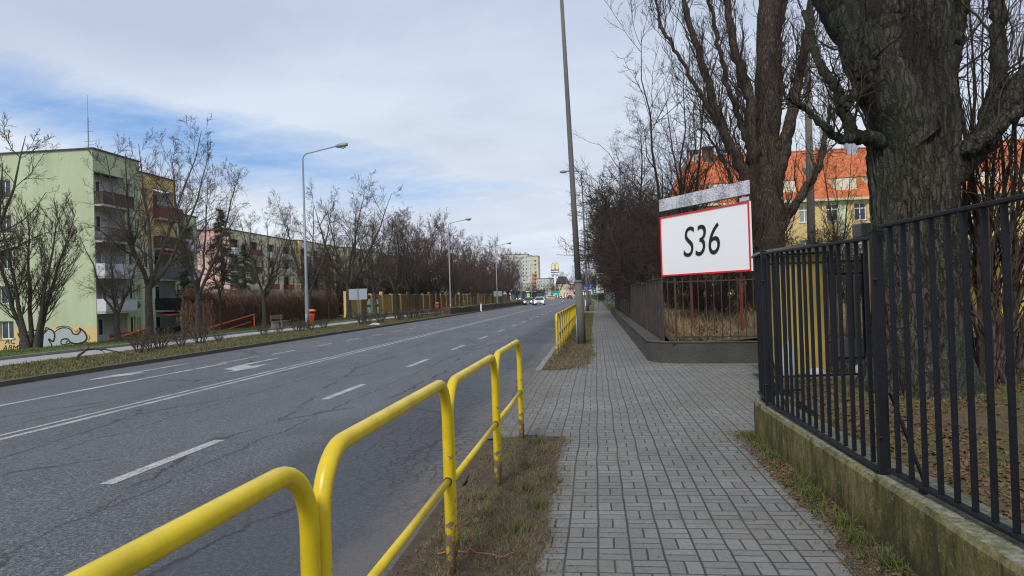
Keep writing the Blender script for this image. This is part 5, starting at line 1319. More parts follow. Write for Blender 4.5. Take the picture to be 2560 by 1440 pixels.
def signback(x, y, z0, z1, w_, label):
    t = thing('road_sign', label, 'sign', (x, y, 0), None)
    Geo().tube([(x, y, -.1), (x, y, z1+.05)], .03, 8).obj('post', M['lampgrey'], t)
    for s_ in (-1, 1): Geo().box(x+(.02 if s_ > 0 else -w_/2), y+.04, z0, x+(w_/2 if s_ > 0 else -.02), y+.06, z1).obj('sign_panel', M['signback'], t)
signback(-17.1, 50.4, 1.72, 2.50, 1.35, 'large plain grey back of a road sign in front of the big forked tree')
signback(-17.1, 125.2, 1.7, 2.6, 1.5, 'distant grey back of a road sign near the third far side lamp')
t = thing('marker_post', 'white marker post standing in front of the clipped hedge', 'bollard', (-13.6, 84.4, 0))
Geo().box(-13.68, 84.4, -.1, -13.52, 84.46, .95).obj('post', M['white'], t); Geo().box(-13.685, 84.39, .98-.2, -13.515, 84.47, .98-.05).obj('red_band', M['red'], t)

# ================================================================== CARS
CARGLASS = glassmat('car glass', (.03, .035, .04), .05)
def carpaint(name, c, metal=.3):
    m, n, b = newmat(name); finish(n, b, c, .28, None, metal); b.inputs['Coat Weight'].default_value = .7; return m
lampm, n, b = newmat('lit headlamp'); finish(n, b, (.9, .9, .88), .2); b.inputs['Emission Color'].default_value = (1, .97, .9, 1); b.inputs['Emission Strength'].default_value = 2.5
taillamp = simple('tail lamp red', (.35, .01, .01), .3, .05)
def make_car(x, y, paint, label, face=-1, hatch=True, W=1.76, L=4.25, Hc=1.47):
    """face -1: front toward the camera"""
    t = thing('car', label, 'car', (x, y, -.1)); z0 = -.1; f = face
    prof = [(0, .28), (.02, .55), (.12, .72), (.9, .88), (1.15, .93), (1.75, 1.36), (2.3, Hc), (3.1, Hc-.03), (3.75, 1.2 if hatch else .98), (4.05, .95), (L, .85), (L, .35), (L-.1, .24), (.1, .22)]
    def P(s_, z, w_): return (x+w_, y+f*(L/2-s_), z0+z)
    body = [(s_, min(z, .93)) for s_, z in prof]; st = []
    secs = [(-1, .0), (-.97, .06), (-.80, .10), (-.4, .13), (0, .14), (.4, .13), (.80, .10), (.97, .06), (1, 0)]
    k = len(body); V = []
    for q, bul in secs:
        for s_, z in body:
            ss = s_ + (0 if .5 < s_ < L-.5 else (.0 if abs(q) < .5 else .12*(abs(q)-.4)/.6*(1 if s_ <= .5 else -1)))
            V.append(P(ss, z-(.05 if abs(q) == 1 and z > .8 else 0), q*W/2))
    F = [(i*k+j, i*k+(j+1) % k, (i+1)*k+(j+1) % k, (i+1)*k+j) for i in range(len(secs)-1) for j in range(k)]+[tuple(range(k)), tuple((len(secs)-1)*k+j for j in range(k-1, -1, -1))]
    Geo().add(V, F).obj('body', paint, t, smooth=False, bevel=.02)
    # cabin: glass house with painted roof
    bs = [(1.05, .92, .92), (1.78, Hc-.08, .72), (3.12, Hc-.08, .72), (3.95, .92, .90)]
    V = []
    for s_, z, w_ in bs: V += [P(s_, z, -w_*W/2), P(s_, z, w_*W/2)]
    Geo().add(V, [(0, 1, 3, 2), (2, 3, 5, 4), (4, 5, 7, 6), (0, 2, 4, 6), (1, 7, 5, 3), (0, 6, 7, 1)]).obj('windows', CARGLASS, t, bevel=.02)
    V = []
    for s_, z, w_ in ((1.70, Hc-.09, .74), (1.95, Hc-.01, .70), (2.5, Hc+.02, .68), (3.0, Hc, .69), (3.2, Hc-.09, .73)): V += [P(s_, z, -w_*W/2), P(s_, z, w_*W/2)]
    g = Geo().add(V, [(2*i, 2*i+1, 2*i+3, 2*i+2) for i in range(4)]+[(0, 2, 4, 6, 8), (9, 7, 5, 3, 1), (0, 8, 9, 1)])
    for w_ in (-1, 1):
        for (a, za, wa), (b_, zb, wb) in (((1.06, .92, .93), (1.76, Hc-.08, .74)), ((3.94, .92, .91), (3.14, Hc-.08, .74)), ((2.45, .92, .95), (2.45, Hc-.08, .75))): g.tube([P(a, za, w_*wa*W/2), P(b_, zb, w_*wb*W/2)], .035, 5)
    g.obj('roof', paint, t)
    for s_ in (.78, 3.42):
        for q in (-1, 1):
            w_ = Geo().tube([P(s_, .31, q*(W/2-.20)), P(s_, .31, q*(W/2+.005))], .31, 18).obj('wheel', M['tyre'], t, smooth=False)
            Geo().tube([P(s_, .31, q*(W/2)), P(s_, .31, q*(W/2+.012))], .20, 14).obj('rim', M['lampgrey'], w_)
    for q in (-1, 1):
        Geo().tube([P(.16, .66, q*.60), P(-.01, .65, q*.60)], [.14, .10], 12).obj('headlight', lampm if f < 0 else M['lampglass'], t)
        Geo().obox(P(L-.03, .72, q*.68-.11), (.22, 0, 0), (0, -f*.05, 0), (0, 0, .2)).obj('tail_light', taillamp, t)
        Geo().obox(P(1.35, .95, q*(W/2+.06)-.09), (.18, 0, 0), (0, .12, 0), (0, 0, .14)).obj('mirror', paint, t, bevel=.02)
    Geo().obox(P(.02, .50, -.38), (.76, 0, 0), (0, f*.03, 0), (0, 0, .16)).obj('grille', M['plastic'], t)
    Geo().obox(P(-.0, .26, -.62), (1.24, 0, 0), (0, f*.03, 0), (0, 0, .16)).obj('lower_grille', M['plastic'], t)
    Geo().obox(P(-.02 if f < 0 else L+.02, .38, -.26), (.52, 0, 0), (0, f*.012, 0), (0, 0, .11)).obj('number_plate', M['white'], t)
make_car(-9.95, 127.5, carpaint('white car paint', (.72, .72, .70), 0), 'white hatchback driving toward us with headlights lit', -1)
make_car(-12.35, 132.5, carpaint('dark grey car paint', (.12, .13, .14), .5), 'dark grey saloon driving toward us beside the white one', -1, hatch=False)
make_car(-10.4, 288, carpaint('black car paint', (.02, .022, .03), .2), 'small black car driving away in the distance', 1)
make_car(-8.2, 305, carpaint('silver car paint', (.5, .5, .5), .5), 'silver car partly hidden behind the distant black car', 1)
make_car(-14.6, 312, carpaint('dark red car paint', (.2, .03, .03), .2), 'dark red car far away left of the black car', -1)
make_car(-30.5, 285, carpaint('grey parked car paint', (.25, .27, .3), .4), 'grey car turning at the distant junction on the left', -1)

# ================================================================== DISTANCE
def slabtower(name, x0, x1, y0, y1, z1, wm, label, fl=2.8, nx=6, side=None, cols=None, roofm=M['roofedge'], cat='building'):
    t = thing(name, label, cat, ((x0+x1)/2, (y0+y1)/2, 0)); hol = []; z = 1.5; W = x1-x0
    while z < z1-2.2:
        for i in range(nx):
            a = W*(i+.28)/nx; hol.append((a, z, a+W*.40/nx, z+1.45))
        z += fl
    g = Geo(); facade(g, (x0, y0, 0), ex, W, -1, z1, hol, -ey, .2)
    g.quad((x1, y0, -1), (x1, y1, -1), (x1, y1, z1), (x1, y0, z1)); g.quad((x0, y1, -1), (x0, y0, -1), (x0, y0, z1), (x0, y1, z1)); g.quad((x0, y0, z1), (x1, y0, z1), (x1, y1, z1), (x0, y1, z1)); g.obj('wall', wm, t)
    for h in hol: window(t, (x0, y0, 0), ex, -ey, *h, .18, 0, sill=False, fr=.12)
    Geo().box(x0-.2, y0-.2, z1+.01, x1+.2, y1+.2, z1+.4).obj('roof', roofm, t)
    return t
t = slabtower('tower_block', -71, -50.2, 540, 556, 33.0, M['w_tower'], 'long high rise block with rooftop housings beyond the trees', nx=9)
for x in (-68, -64, -60.5, -57, -53): Geo().box(x, 545, 33.4, x+1.1, 547, 35).obj('chimney', M['chim_pale'], t)
t = slabtower('tower_block', -50, -46.2, 536, 552, 31.2, M['w_tower'], 'pale high rise section with dark windows next to the olive stripe', nx=3)
t = slabtower('tower_block', -46, -42.0, 534, 552, 31.0, M['w_tower_y'], 'olive yellow high rise end section with reddish balconies', nx=1)
for k in range(6): Geo().box(-46.8, 532.6, 3+k*2.8, -43.6, 534, 4.2+k*2.8).obj('balcony', M['awn_orange'], t)
slabtower('apartment_block', -38.5, -26, 470, 482, 12.4, M['w_tower'], 'distant low pale block right of the high rise', nx=6)
t = slabtower('apartment_block', -24.6, -17, 455, 470, 8.6, M['w_cream'], 'distant building with dark pitched roof behind the arches sign', nx=4)
Geo().prism([(-.5, 0), (8.1, 0), (6, 4.2), (1.2, 4.2)], (-24.6, 454.5, 9.0), (1, 0, 0), (0, 0, 1), (0, 16, 0)).obj('pitched_roof', M['darkgrey'], t)
slabtower('apartment_block', -16.5, -9.5, 430, 450, 7.4, M['w_pink'], 'distant pinkish building right of the dark roofed one', nx=3)
t = thing('restaurant', 'low dark teal flat roofed restaurant building left of the tall arches sign', 'building', (-30, 330, 0))
Geo().box(-38, 322, 0, -24.5, 345, 3.2).obj('wall', M['teal'], t); Geo().box(-38.3, 321.6, 3.2, -24.2, 345.3, 4.1).obj('roof', M['darkgrey'], t)
Geo().box(-31.2, 321.4, 3.3, -26.6, 321.58, 3.85).obj('fascia_sign', M['white'], t); Geo().box(-36.5, 321.4, 3.3, -34.8, 321.58, 3.9).obj('fascia_sign', M['b_grey'], t)
for x in (-36.5, -33, -29.5, -27.8): Geo().box(x, 321.9, .5, x+1.3, 321.99, 2.7).obj('window', M['pane'], t)
# arches sign
t = thing('pylon_sign', 'tall white pylon sign topped by yellow double arches', 'sign', (-21.2, 380, 0))
Geo().tube([(-21.2, 380, -.5), (-21.2, 380, 12)], [.62, .50], 14).obj('pole', M['white'], t, smooth=True)
g = Geo(); cx, zb, hh, ww = -21.05, 15.1, 3.6, 2.0
for q in (-1, 1):
    c_ = cx+q*.98; pts = []
    for i in range(17):
        a = math.pi*i/16; pts.append((c_-math.cos(a)*.92, 379.9, zb+hh*math.sin(a)**.75))
    for i in range(16):
        A_, B_ = Vector(pts[i]), Vector(pts[i+1]); w_ = .34 if 3 < i < 12 else .42
        d = (B_-A_).normalized(); e_ = Vector((-d.z, 0, d.x))*w_/2; g.add([tuple(A_-e_), tuple(A_+e_), tuple(B_+e_), tuple(B_-e_)]+[tuple(v+Vector((0, .35, 0))) for v in (A_-e_, A_+e_, B_+e_, B_-e_)], [(0, 1, 2, 3), (7, 6, 5, 4), (1, 5, 6, 2), (0, 3, 7, 4)])
g.obj('arches', M['archyellow'], t)
for q in (-1, 1):
    c_ = cx+q*.98; Geo().prism([(c_-math.cos(math.pi*i/12)*.74, zb+(hh-.3)*math.sin(math.pi*i/12)**.75) for i in range(13)], (0, 380.05, 0), (1, 0, 0), (0, 0, 1), (0, .12, 0)).obj('arch_infill', M['white'], t)
Geo().box(-23.2, 379.7, 13.35, -18.9, 380.5, 15.1).obj('upper_box', M['darkgrey'], t); Geo().box(-23.0, 379.6, 13.75, -19.1, 379.69, 14.45).obj('light_panel', M['white'], t)
Geo().box(-22.8, 379.8, 11.5, -19.2, 380.3, 12.5).obj('lower_box', M['signback'], t)
# road signs etc at the junction
t = thing('direction_sign', 'teal green direction sign below the tall arches sign', 'sign', (-18.3, 330, 0))
Geo().box(-20.3, 330, 1.4, -16.4, 330.1, 3.5).obj('sign_panel', M['signgreen'], t); Geo().box(-19.5, 329.94, 1.9, -17.3, 329.99, 2.3).obj('lettering', M['white'], t); Geo().box(-19.6, 329.93, .8, -18.6, 329.98, 1.6).obj('small_panel', M['white'], t)
for x in (-20, -16.7): Geo().tube([(x, 330.15, -.1), (x, 330.15, 3.5)], .08, 6).obj('post', M['lampgrey'], t)
for x, y, lb in ((-24.6, 262, 'square yellow green crossing sign in front of the restaurant'), (-14.7, 300, 'square yellow green crossing sign right of the teal direction sign')):
    t = thing('crossing_sign', lb, 'sign', (x, y, 0)); Geo().tube([(x, y+.05, -.1), (x, y+.05, 3.0)], .05, 6).obj('post', M['lampgrey'], t)
    o = Geo().box(x-.5, y-.02, 1.2, x+.5, y+.02, 2.5).obj('sign_panel', M['hivis'], t); Geo().box(x-.22, y-.04, 1.6, x+.22, y-.022, 2.1).obj('symbol', M['greenbin'], o)
t = thing('keep_right_sign', 'small round blue arrow sign on a yellow post on the traffic island', 'sign', (-17.9, 250, 0))
Geo().box(-18.05, 250, -.1, -17.75, 250.1, .8).obj('post', M['hivis'], t); Geo().tube([(-17.9, 249.95, 1.15), (-17.9, 250.0, 1.15)], .38, 14).obj('disc', M['signblue'], t); Geo().obox((-18.05, 249.93, 1.35), (.3, 0, -.35), (.06, 0, .06), (0, .01, 0)).obj('arrow', M['white'], t)
struct(Geo().box(-20.5, 245, -.12, -17.0, 262, .03).obj('traffic_island', M['kerb'], None))
t = thing('brick_mound', 'low reddish brick planter on the junction by the blue arrow sign', 'planter', (-18, 290, 0)); Geo().box(-19.5, 290, -.1, -16.6, 292, 1.0).obj('body', M['chim_pink'], t); Geo().box(-19.4, 290.1, 1.0, -16.7, 291.9, 1.3).obj('planting', M['twig'], t)
t = thing('barrier', 'red and white striped roadworks barrier right of the yellow green sign', 'barrier', (-12, 295, 0))
for k in range(6): Geo().box(-13.8+k*.55, 295, .75, -13.3+k*.55, 295.08, 1.5).obj('stripe_board', M['red'] if k % 2 else M['white'], t)
for x in (-13.6, -10.9): Geo().box(x, 295.1, -.1, x+.08, 295.2, 1.3).obj('leg', M['white'], t)
for k in range(5): t = thing('bollard', 'white and dark striped bollard at the distant junction', 'bollard', (-9.4+k*.9, 300, 0), 'bollards at the distant junction'); Geo().tube([(-9.4+k*.9, 300, -.1), (-9.4+k*.9, 300, 1.3)], .13, 8).obj('post', M['white'], t); Geo().tube([(-9.4+k*.9, 300, .6), (-9.4+k*.9, 300, .95)], .14, 8).obj('band', M['ink'], t)
t = thing('street_lamp', 'distant street lamp right of the tall arches sign', 'street lamp', (-13.2, 330, 0))
Geo().tube([(-13.2, 330, -.1), (-13.2, 330, 11)], [.13, .07], 8).obj('pole', M['lampgrey'], t); Geo().tube([(-13.2, 330, 10.95), (-15.4, 330, 11.4)], .06, 6).obj('arm', M['lampgrey'], t)
lamp_head(t, -15.2, 330, 11.35, -1)
# ================================================================== TREES: FAR SIDE OF THE ROAD
rt = random.Random(77)
def P_(kind, x, y, h, label, cat='tree', group=None, xy=1.0, z=-.03, base=10., rot=None, name=None):
    return place(kind, x, y, z, h/base, rt.uniform(0, 6.28) if rot is None else rot, label, cat, group, xy, name)
H = {}
for k_, o_ in PROTO.items():
    m_ = [c for c in KIDS[k_] if c.name.startswith('crown')][0].data; a_ = np.zeros(len(m_.vertices)*3, np.float32); m_.vertices.foreach_get('co', a_)
    H[k_] = float(np.percentile(a_[2::3], 99.7)); print(k_, H[k_], len(m_.polygons))
def T_(kind, x, y, h, label, cat='tree', group=None, xy=1.0, z=-.03, rot=None, name=None): return P_(kind, x, y, h, label, cat, group, xy, z, H[kind], rot, name)
ORD = ['first', 'second', 'third', 'fourth', 'fifth', 'sixth', 'seventh', 'eighth', 'ninth', 'tenth', 'eleventh', 'twelfth', 'thirteenth', 'fourteenth', 'fifteenth']
ROWG = 'bare trees in the row on the far side of the road'
T_('open', -27.3, 28.3, 11.6, 'bare tree off the left edge, only its branches reaching into the photo', rot=1.0, xy=1.25)
T_('fan', -25.2, 29.6, 7.4, 'many stemmed bare tree fanning out in front of the graffiti wall', rot=.6)
T_('open2', -24.4, 34.3, 6.6, 'small bare tree forking low in front of the white balconies', group=None, xy=1.15, rot=2.2)
T_('open', -24.6, 37.3, 12.4, 'tall bare tree leaning over the corner of the green apartment block', rot=4.1, xy=.95)
T_('open2', -24.8, 42.6, 12.4, 'tall bare tree in front of the yellow stairwell bay, before the spruces', rot=.4, xy=.8)
T_('slender', -25.0, 45.6, 10.2, 'thin bare tree rising from the vine covered wall by the orange rail', rot=1.4)
T_('open', -24.6, 51.2, 9.4, 'bare tree with crooked limbs in front of the vines, right of the orange rail', rot=5.0)
T_('open2', -24.6, 59.6, 11.8, 'bare tree directly behind the nearest far side lamp', rot=2.6, xy=.9)
T_('slender', -22.4, 58.5, 6.2, 'thin young bare tree between the bin and the vine covered wall', rot=.3, xy=.8)
T_('open', -23.3, 66.0, 13.6, 'large bare tree with a wide V fork in front of the grey sign back', rot=3.3, xy=1.0)
T_('open2', -24.4, 77.5, 13.0, 'bare tree growing in front of the white and green graffiti', rot=.9)
rows = [(83.4, 12.6), (88.5, 13.5), (94, 13.2), (99.5, 13.4), (106, 13.4), (113, 13.0), (121, 13.4), (129, 12.8), (138, 13.3), (148, 13), (158, 13.3), (168, 13), (179, 13.2), (190, 12.8), (202, 13), (214, 13.2), (226, 12.5)]
for i, (y, h) in enumerate(rows):
    lb = 'bare street tree beyond the white and green graffiti, %s along the orange wall' % ORD[i] if i < 8 else 'purplish bare tree in the distant row toward the tower block, %s after the third lamp' % ORD[i-8]
    T_('dense' if i > 1 else 'open2', -24.0+rt.uniform(-1.2, .8)+bend(y), y, h*rt.uniform(.95, 1.05), lb, group=ROWG+(' by the orange wall' if i < 8 else ' at its distant end'), xy=rt.uniform(.9, 1.05))
for i, y in enumerate((86, 97, 108, 120, 133, 146, 160, 174, 188, 203, 218)):
    T_('dense', -31+rt.uniform(-1, 1)+bend(y), y, 11.8*rt.uniform(.9, 1.1), 'bare tree behind the orange wall, %s counted from the graffiti' % ORD[i], group='bare trees behind the orange wall', z=-.8)
for i, y in enumerate((101, 117, 134, 152, 172, 195)):
    T_('dense', -20.6+bend(y), y+2, 8.2*rt.uniform(.9, 1.1), 'smaller bare tree near the far path, %s beyond the second far side lamp' % ORD[i], group='smaller bare trees near the far path', xy=.95)
for x, y, h, lb in ((-34.0, 62.5, 10.5, 'tall dark spruce in front of the pink gable wall'), (-31.5, 62.0, 7.2, 'shorter dark spruce right of the tall one'), (-36.8, 61.5, 7.5, 'dark spruce close to the green apartment block'), (-36.0, 88, 7.0, 'dark conifer behind the vine covered wall near its far end')):
    T_('spruce', x, y, h+1.5, lb, z=-1.6)
for i in range(14):
    T_('thicket', -31+rt.uniform(-3, 1)+bend(88+i*11), 88+i*11, 6.5+rt.random()*1.5, 'tangled bare bush behind the orange wall, %s counted from the graffiti' % ORD[i], 'shrub', 'bushes behind the orange wall', z=-.9, xy=1.6)
# low pruned shrubs in the verge
shr = [(-16.2, 23.9, .9), (-16.4, 24.9, .8), (-16.6, 25.8, 1.0), (-16.3, 26.7, .85), (-16.6, 28.6, 1.1), (-16.4, 29.7, .5), (-16.7, 34.6, .7), (-16.6, 36.2, .6), (-16.5, 38.2, .8), (-16.6, 39.2, .8),
       (-16.4, 40.0, .7), (-16.4, 41.9, .7), (-15.6, 46.6, 1.2), (-15.5, 47.7, .9), (-15.4, 50.2, 1.0), (-15.2, 54.0, 1.0), (-15.2, 55.0, 1.05), (-15.1, 57.2, 1.0), (-15.1, 58.6, 1.0), (-15.0, 60.3, 1.0), (-15.0, 63.3, .9), (-14.9, 65.4, .95), (-14.9, 67.2, .9)]
lmk = ['nearest the fallen branch', 'second from the fallen branch', 'third from the fallen branch', 'fourth from the fallen branch', 'tall and reddish in front of the orange rail', 'tiny one just after the reddish shrub']
for i, (x, y, h) in enumerate(shr):
    if i < 6: T_('low', x, y, h, 'low bare verge shrub, '+lmk[i], 'shrub', xy=rt.uniform(.9, 1.2), z=0)
    else:
        near_l = i < 12
        T_('low', x, y, h, 'low pruned bare verge shrub, %s %s' % (ORD[i-6] if near_l else ORD[i-12], 'after the tiny one, near the first far side lamp' if near_l else 'counted from that lamp toward the clipped hedge'), 'shrub', 'low verge shrubs '+('around the lamp' if near_l else 'before the hedge'), xy=rt.uniform(.9, 1.3), z=0)
# clipped hedge further on
rng = np.random.default_rng(8); g = Geo()
y = 69.
hp = []
while y < 215:
    for j in range(14):
        x0 = -14.9+bend(y)+rng.uniform(0, .75); hp.append((x0, y+rng.uniform(0, 1), rng.uniform(.05, .55)))
    y += 1.
p = np.array(hp); m_ = len(p); d_ = rng.normal(size=(m_, 3)); d_[:, 2] = np.abs(d_[:, 2])+.6; d_ /= np.linalg.norm(d_, axis=1, keepdims=True)
Q = np.stack([p, p+d_*.2+rng.normal(size=(m_, 3))*.04, p+d_*.42], 1); RR = np.full((m_, 3), .03)*np.array([1, .8, .4])
g0 = Geo()
ys_ = list(np.arange(69, 216, 3.))
V = []
for yy in ys_:
    for (a, z) in ((-14.85, -.02), (-14.82, .62), (-14.5, .70), (-14.12, .62), (-14.1, -.02)): V.append((a+bend(yy)+rng.normal()*.03, yy, z+rng.normal()*.03))
g0.add(V, [(i*5+j, i*5+j+1, (i+1)*5+j+1, (i+1)*5+j) for i in range(len(ys_)-1) for j in range(4)]+[(0, 1, 2, 3, 4)])
t = thing('clipped_hedge', 'long low clipped brown hedge in the verge toward the oncoming cars', 'hedge')
g0.obj('hedge_body', M['twig'], t); fast_obj('twigs', [tubes(Q, RR, 3)], M['twig'], t)
# fallen branch
def wig_branch(name, pts, r, mat, label, cat, seed=1):
    t = Geo(); P, R = smoothline(pts, [r, r*.7, r*.3][:len(pts)] if len(pts) == 3 else np.linspace(r, r*.25, len(pts)), 14, .012*len(pts)/4, seed)
    rng = np.random.default_rng(seed); P2, R2 = grow(P[None], R[None], 6, (.2, .95), (.4, .9), .35, 4, rng, wig=.2, rf=.7, rmin=.0015)
    return tag(fast_obj(name, [tubes(P[None], R[None], 6), tubes(P2, R2, 4)], mat), label, cat)
wig_branch('fallen_branch', [(-16.6, 21.3, .02), (-16.5, 21.6, .35), (-16.0, 22.0, .25), (-15.5, 22.5, .05)], .045, M['twig_dark'], 'broken dark branch lying on the far verge', 'branch', 3)
wig_branch('fallen_twig', [(-1.02, 4.36, .03), (-.8, 4.42, .045), (-.6, 4.3, .04), (-.45, 4.5, .035)], .007, simple('reddish twig', (.22, .10, .06), .8), 'reddish curved twig lying in the grass patch beside the third rail post', 'twig', 5)
wig_branch('fallen_twig', [(1.0, 3.55, .012), (1.25, 3.75, .02), (1.55, 4.05, .02)], .004, M['twig'], 'thin forked twig lying on the pavers near the mossy wall', 'twig', 6)
wig_branch('fallen_twig', [(-.72, 6.5, .02), (-.62, 6.75, .03), (-.58, 7.05, .02)], .004, M['twig'], 'pale thin twig in the grass beside the last near rail', 'twig', 7)
tag(Geo().add([(-14.5, 44.6, .06), (-13.9, 44.9, .05), (-13.95, 45.4, .09), (-14.3, 45.5, .16), (-14.15, 44.75, .2)], [(0, 1, 4), (1, 2, 4), (2, 3, 4), (3, 0, 4)]).obj('paper_scrap', M['white'], None), 'crumpled white paper lying by the far kerb', 'litter')

# ================================================================== TREES: SIDEWALK SIDE
# near giant
def big_trunk():
    ctr = [(4.36, .0, .66), (4.34, .9, .59), (4.33, 1.7, .57), (4.31, 2.7, .575), (4.30, 3.4, .59), (4.32, 3.9, .60), (4.38, 4.4, .55), (4.44, 5.0, .50), (4.48, 5.8, .46), (4.5, 7.2, .40), (4.5, 10, .3)]
    Yc = 10.25; nz, na = 520, 260
    zs = np.linspace(-.1, 8.0, nz); cz = [c[1] for c in ctr]
    cx = np.interp(zs, cz, [c[0] for c in ctr]); cr = np.interp(zs, cz, [c[2] for c in ctr])
    V = np.zeros((nz, na, 3)); nv = noise.noise
    for i in range(nz):
        z = zs[i]; fl = .32*math.exp(-max(0, z-.1)/.35)
        for j in range(na):
            a = 2*math.pi*j/na; ca, sa = math.cos(a), math.sin(a)
            lump = .085*nv(Vector((ca*1.3, sa*1.3, z*.45)))+.05*nv(Vector((ca*3, sa*3, z*.8+5)))
            roots = fl*(.5+.8*max(0, math.sin(a*3.0+.9))**1.5)
            wr = .25*nv(Vector((ca*2, sa*2, z*1.1+9)))
            u_ = a*9.5+wr*7; w1 = nv(Vector((math.cos(a+wr*.6)*8.5, math.sin(a+wr*.6)*8.5, z*1.5)))
            w2 = nv(Vector((ca*19, sa*19, z*3.6+3))); rdg = (1-abs(w1)*2.6); rdg = max(-.6, rdg)
            bark_ = .046*rdg+.022*(1-abs(w2)*2.2)
            r_ = cr[i]+lump+roots+bark_-.085
            V[i, j] = (cx[i]-.035+ca*r_, Yc+sa*r_*.95, z)
    b = (np.arange(nz-1)*na)[:, None]; j = np.arange(na)[None]; j2 = (j+1) % na
    F = np.stack([b+j, b+j2, b+na+j2, b+na+j], -1).reshape(-1, 4)
    return V.reshape(-1, 3), F
def wrap(pts, rads, k=26, wob=.015, seed=0, sides=22, amp=.12):
    P, R = smoothline(pts, rads, k*2, wob, seed)
    V, F = tubes(P[None], R[None], sides); c = np.repeat(P, sides, axis=0)
    for i in range(len(V)):
        v = Vector(V[i]); s_ = 1+amp*noise.noise(v*5)+amp*noise.noise(v*14)*.8; V[i] = c[i]+(V[i]-c[i])*s_
    return (P, R), (V, F)
Y0 = 10.1
limbs = [([(4.30, Y0, 3.45), (3.90, Y0-.1, 4.15), (3.50, Y0-.2, 4.86), (3.15, Y0-.3, 5.38), (2.83, Y0-.4, 5.85), (2.3, Y0-.5, 6.8), (1.9, Y0-.5, 8.0)], [.42, .36, .27, .21, .18, .14, .08]),
         ([(4.0, Y0, 4.4), (3.9, Y0, 5.1), (3.65, Y0, 6.0), (3.5, Y0+.2, 7.5)], [.3, .26, .2, .1]),
         ([(4.4, Y0, 2.75), (4.74, Y0, 3.08), (5.15, Y0, 3.50), (5.62, Y0-.1, 4.22), (6.30, Y0-.2, 4.95), (7, Y0, 6.2)], [.22, .19, .16, .14, .12, .08]),
         ([(4.55, Y0+.2, 3.9), (4.85, Y0+.3, 4.7), (5.0, Y0+.3, 5.4), (5.1, Y0+.3, 6.5)], [.2, .18, .15, .12]),
         ([(5.1, Y0, 3.5), (5.35, Y0, 4.2), (5.4, Y0+.1, 5.2), (5.6, Y0+.1, 6.2)], [.12, .1, .09, .06]),
         ([(3.95, Y0, 3.50), (3.78, Y0-.1, 3.50), (3.44, Y0-.2, 3.57), (3.30, Y0-.25, 3.86), (3.22, Y0-.3, 4.16), (2.99, Y0-.35, 4.45), (2.81, Y0-.4, 5.17)], [.14, .10, .085, .075, .06, .05, .035]),
         ([(3.46, Y0-.2, 3.56), (3.22, Y0-.3, 3.50), (2.98, Y0-.4, 3.68), (2.74, Y0-.4, 3.95), (2.50, Y0-.5, 4.05)], [.07, .055, .045, .035, .02]),
         ([(3.30, Y0-.3, 3.9), (3.45, Y0-.4, 4.2), (3.42, Y0-.45, 4.6), (3.55, Y0-.5, 5.1)], [.06, .045, .03, .02]),
         ([(4.8, Y0-.3, 3.3), (5.3, Y0-.5, 3.7), (5.9, Y0-.6, 3.85), (6.6, Y0-.6, 4.1)], [.09, .07, .05, .03])]
t = thing('bare_tree', 'huge furrowed tree trunk behind the black fence at the right', 'tree', (4.38, 10.25, 0))
def sh(v): V, F = v; return V-np.array([4.38, 10.25, 0]), F
fast_obj('trunk', [sh(big_trunk())], M['bark_big'], t)
LP = []
for i, (p, r) in enumerate(limbs):
    (P, R), m_ = wrap(p, r, seed=i+50, wob=.012 if i < 5 else .012, amp=.12 if i < 5 else .06); LP.append(smoothline(P, R, 12)); 
    fast_obj('limb', [sh(m_)], M['bark_big'], t)
rng = np.random.default_rng(12)
P = np.stack([q[0] for q in LP]); R = np.stack([np.minimum(q[1], .09) for q in LP]); cr = []
P1, R1 = grow(P, R, 12, (.12, 1), (.4, 1.2), 11.05, 10, rng, up=.13, wig=.2, rf=.24, rmin=.007, fall=.2); cr.append(tubes(P1, R1, 6))
P2, R2 = grow(P1, R1, 6, (.1, 1), (.4, 1.1), .6, 8, rng, up=.08, wig=.26, rf=.55, rmin=.005, fall=.3); cr.append(tubes(P2, R2, 4))
P3, R3 = grow(P2, R2, 4, (.1, 1), (.4, 1.0), .5, 6, rng, up=.05, wig=.22, rf=.6, rmin=.0032); cr.append(tubes(P3, R3, 3))
P4, R4 = grow(P3, R3, 1, (.2, 1), (.4, 1.0), .6, 5, rng, up=.0, wig=.2, rf=.7, rmin=.0022); cr.append(tubes(P4, R4, 3))
# hanging thin suckers in front of the trunk
P5, R5 = grow(P[2:5], R[2:5], 26, (.0, .8), (.3, 1.2), 11.2, 9, rng, up=-.14, wig=.07, rf=.1, rmin=.0035, fall=.1); cr.append(tubes(P5, R5, 3))
fast_obj('crown', [(v-np.array([4.38, 10.25, 0]), f) for v, f in cr], M['twig_dark'], t)
# upright shoots right of the big trunk
S = []; rg = random.Random(5)
for i in range(16):
    x = 5.55+rg.uniform(-.25, .25); y = 10.9+rg.uniform(-.3, .3); lx = rg.uniform(-.7, 1.6)
    S.append(smoothline([(x, y, .1), (x+lx*.25, y, 1.4), (x+lx*.6, y-.1, 3.2), (x+lx, y-.2, rg.uniform(4.4, 6.4))], [.045, .034, .022, .006], 10, .03, 300+i))
P = np.stack([q[0] for q in S]); R = np.stack([q[1] for q in S])
P1, R1 = grow(P, R, 14, (.08, 1), (.2, .7), .4, 7, rng, up=.12, wig=.12, rf=.5, rmin=.005, fall=.5); P2, R2 = grow(P1, R1, 5, (.1, 1), (.3, .8), .4, 5, rng, up=.08, wig=.15, rf=.6, rmin=.003)
t = thing('bare_shrub', 'tall upright brown shoots growing right beside the huge trunk', 'shrub', (5.5, 10.9, .1)); c_ = np.array([5.5, 10.9, .1])
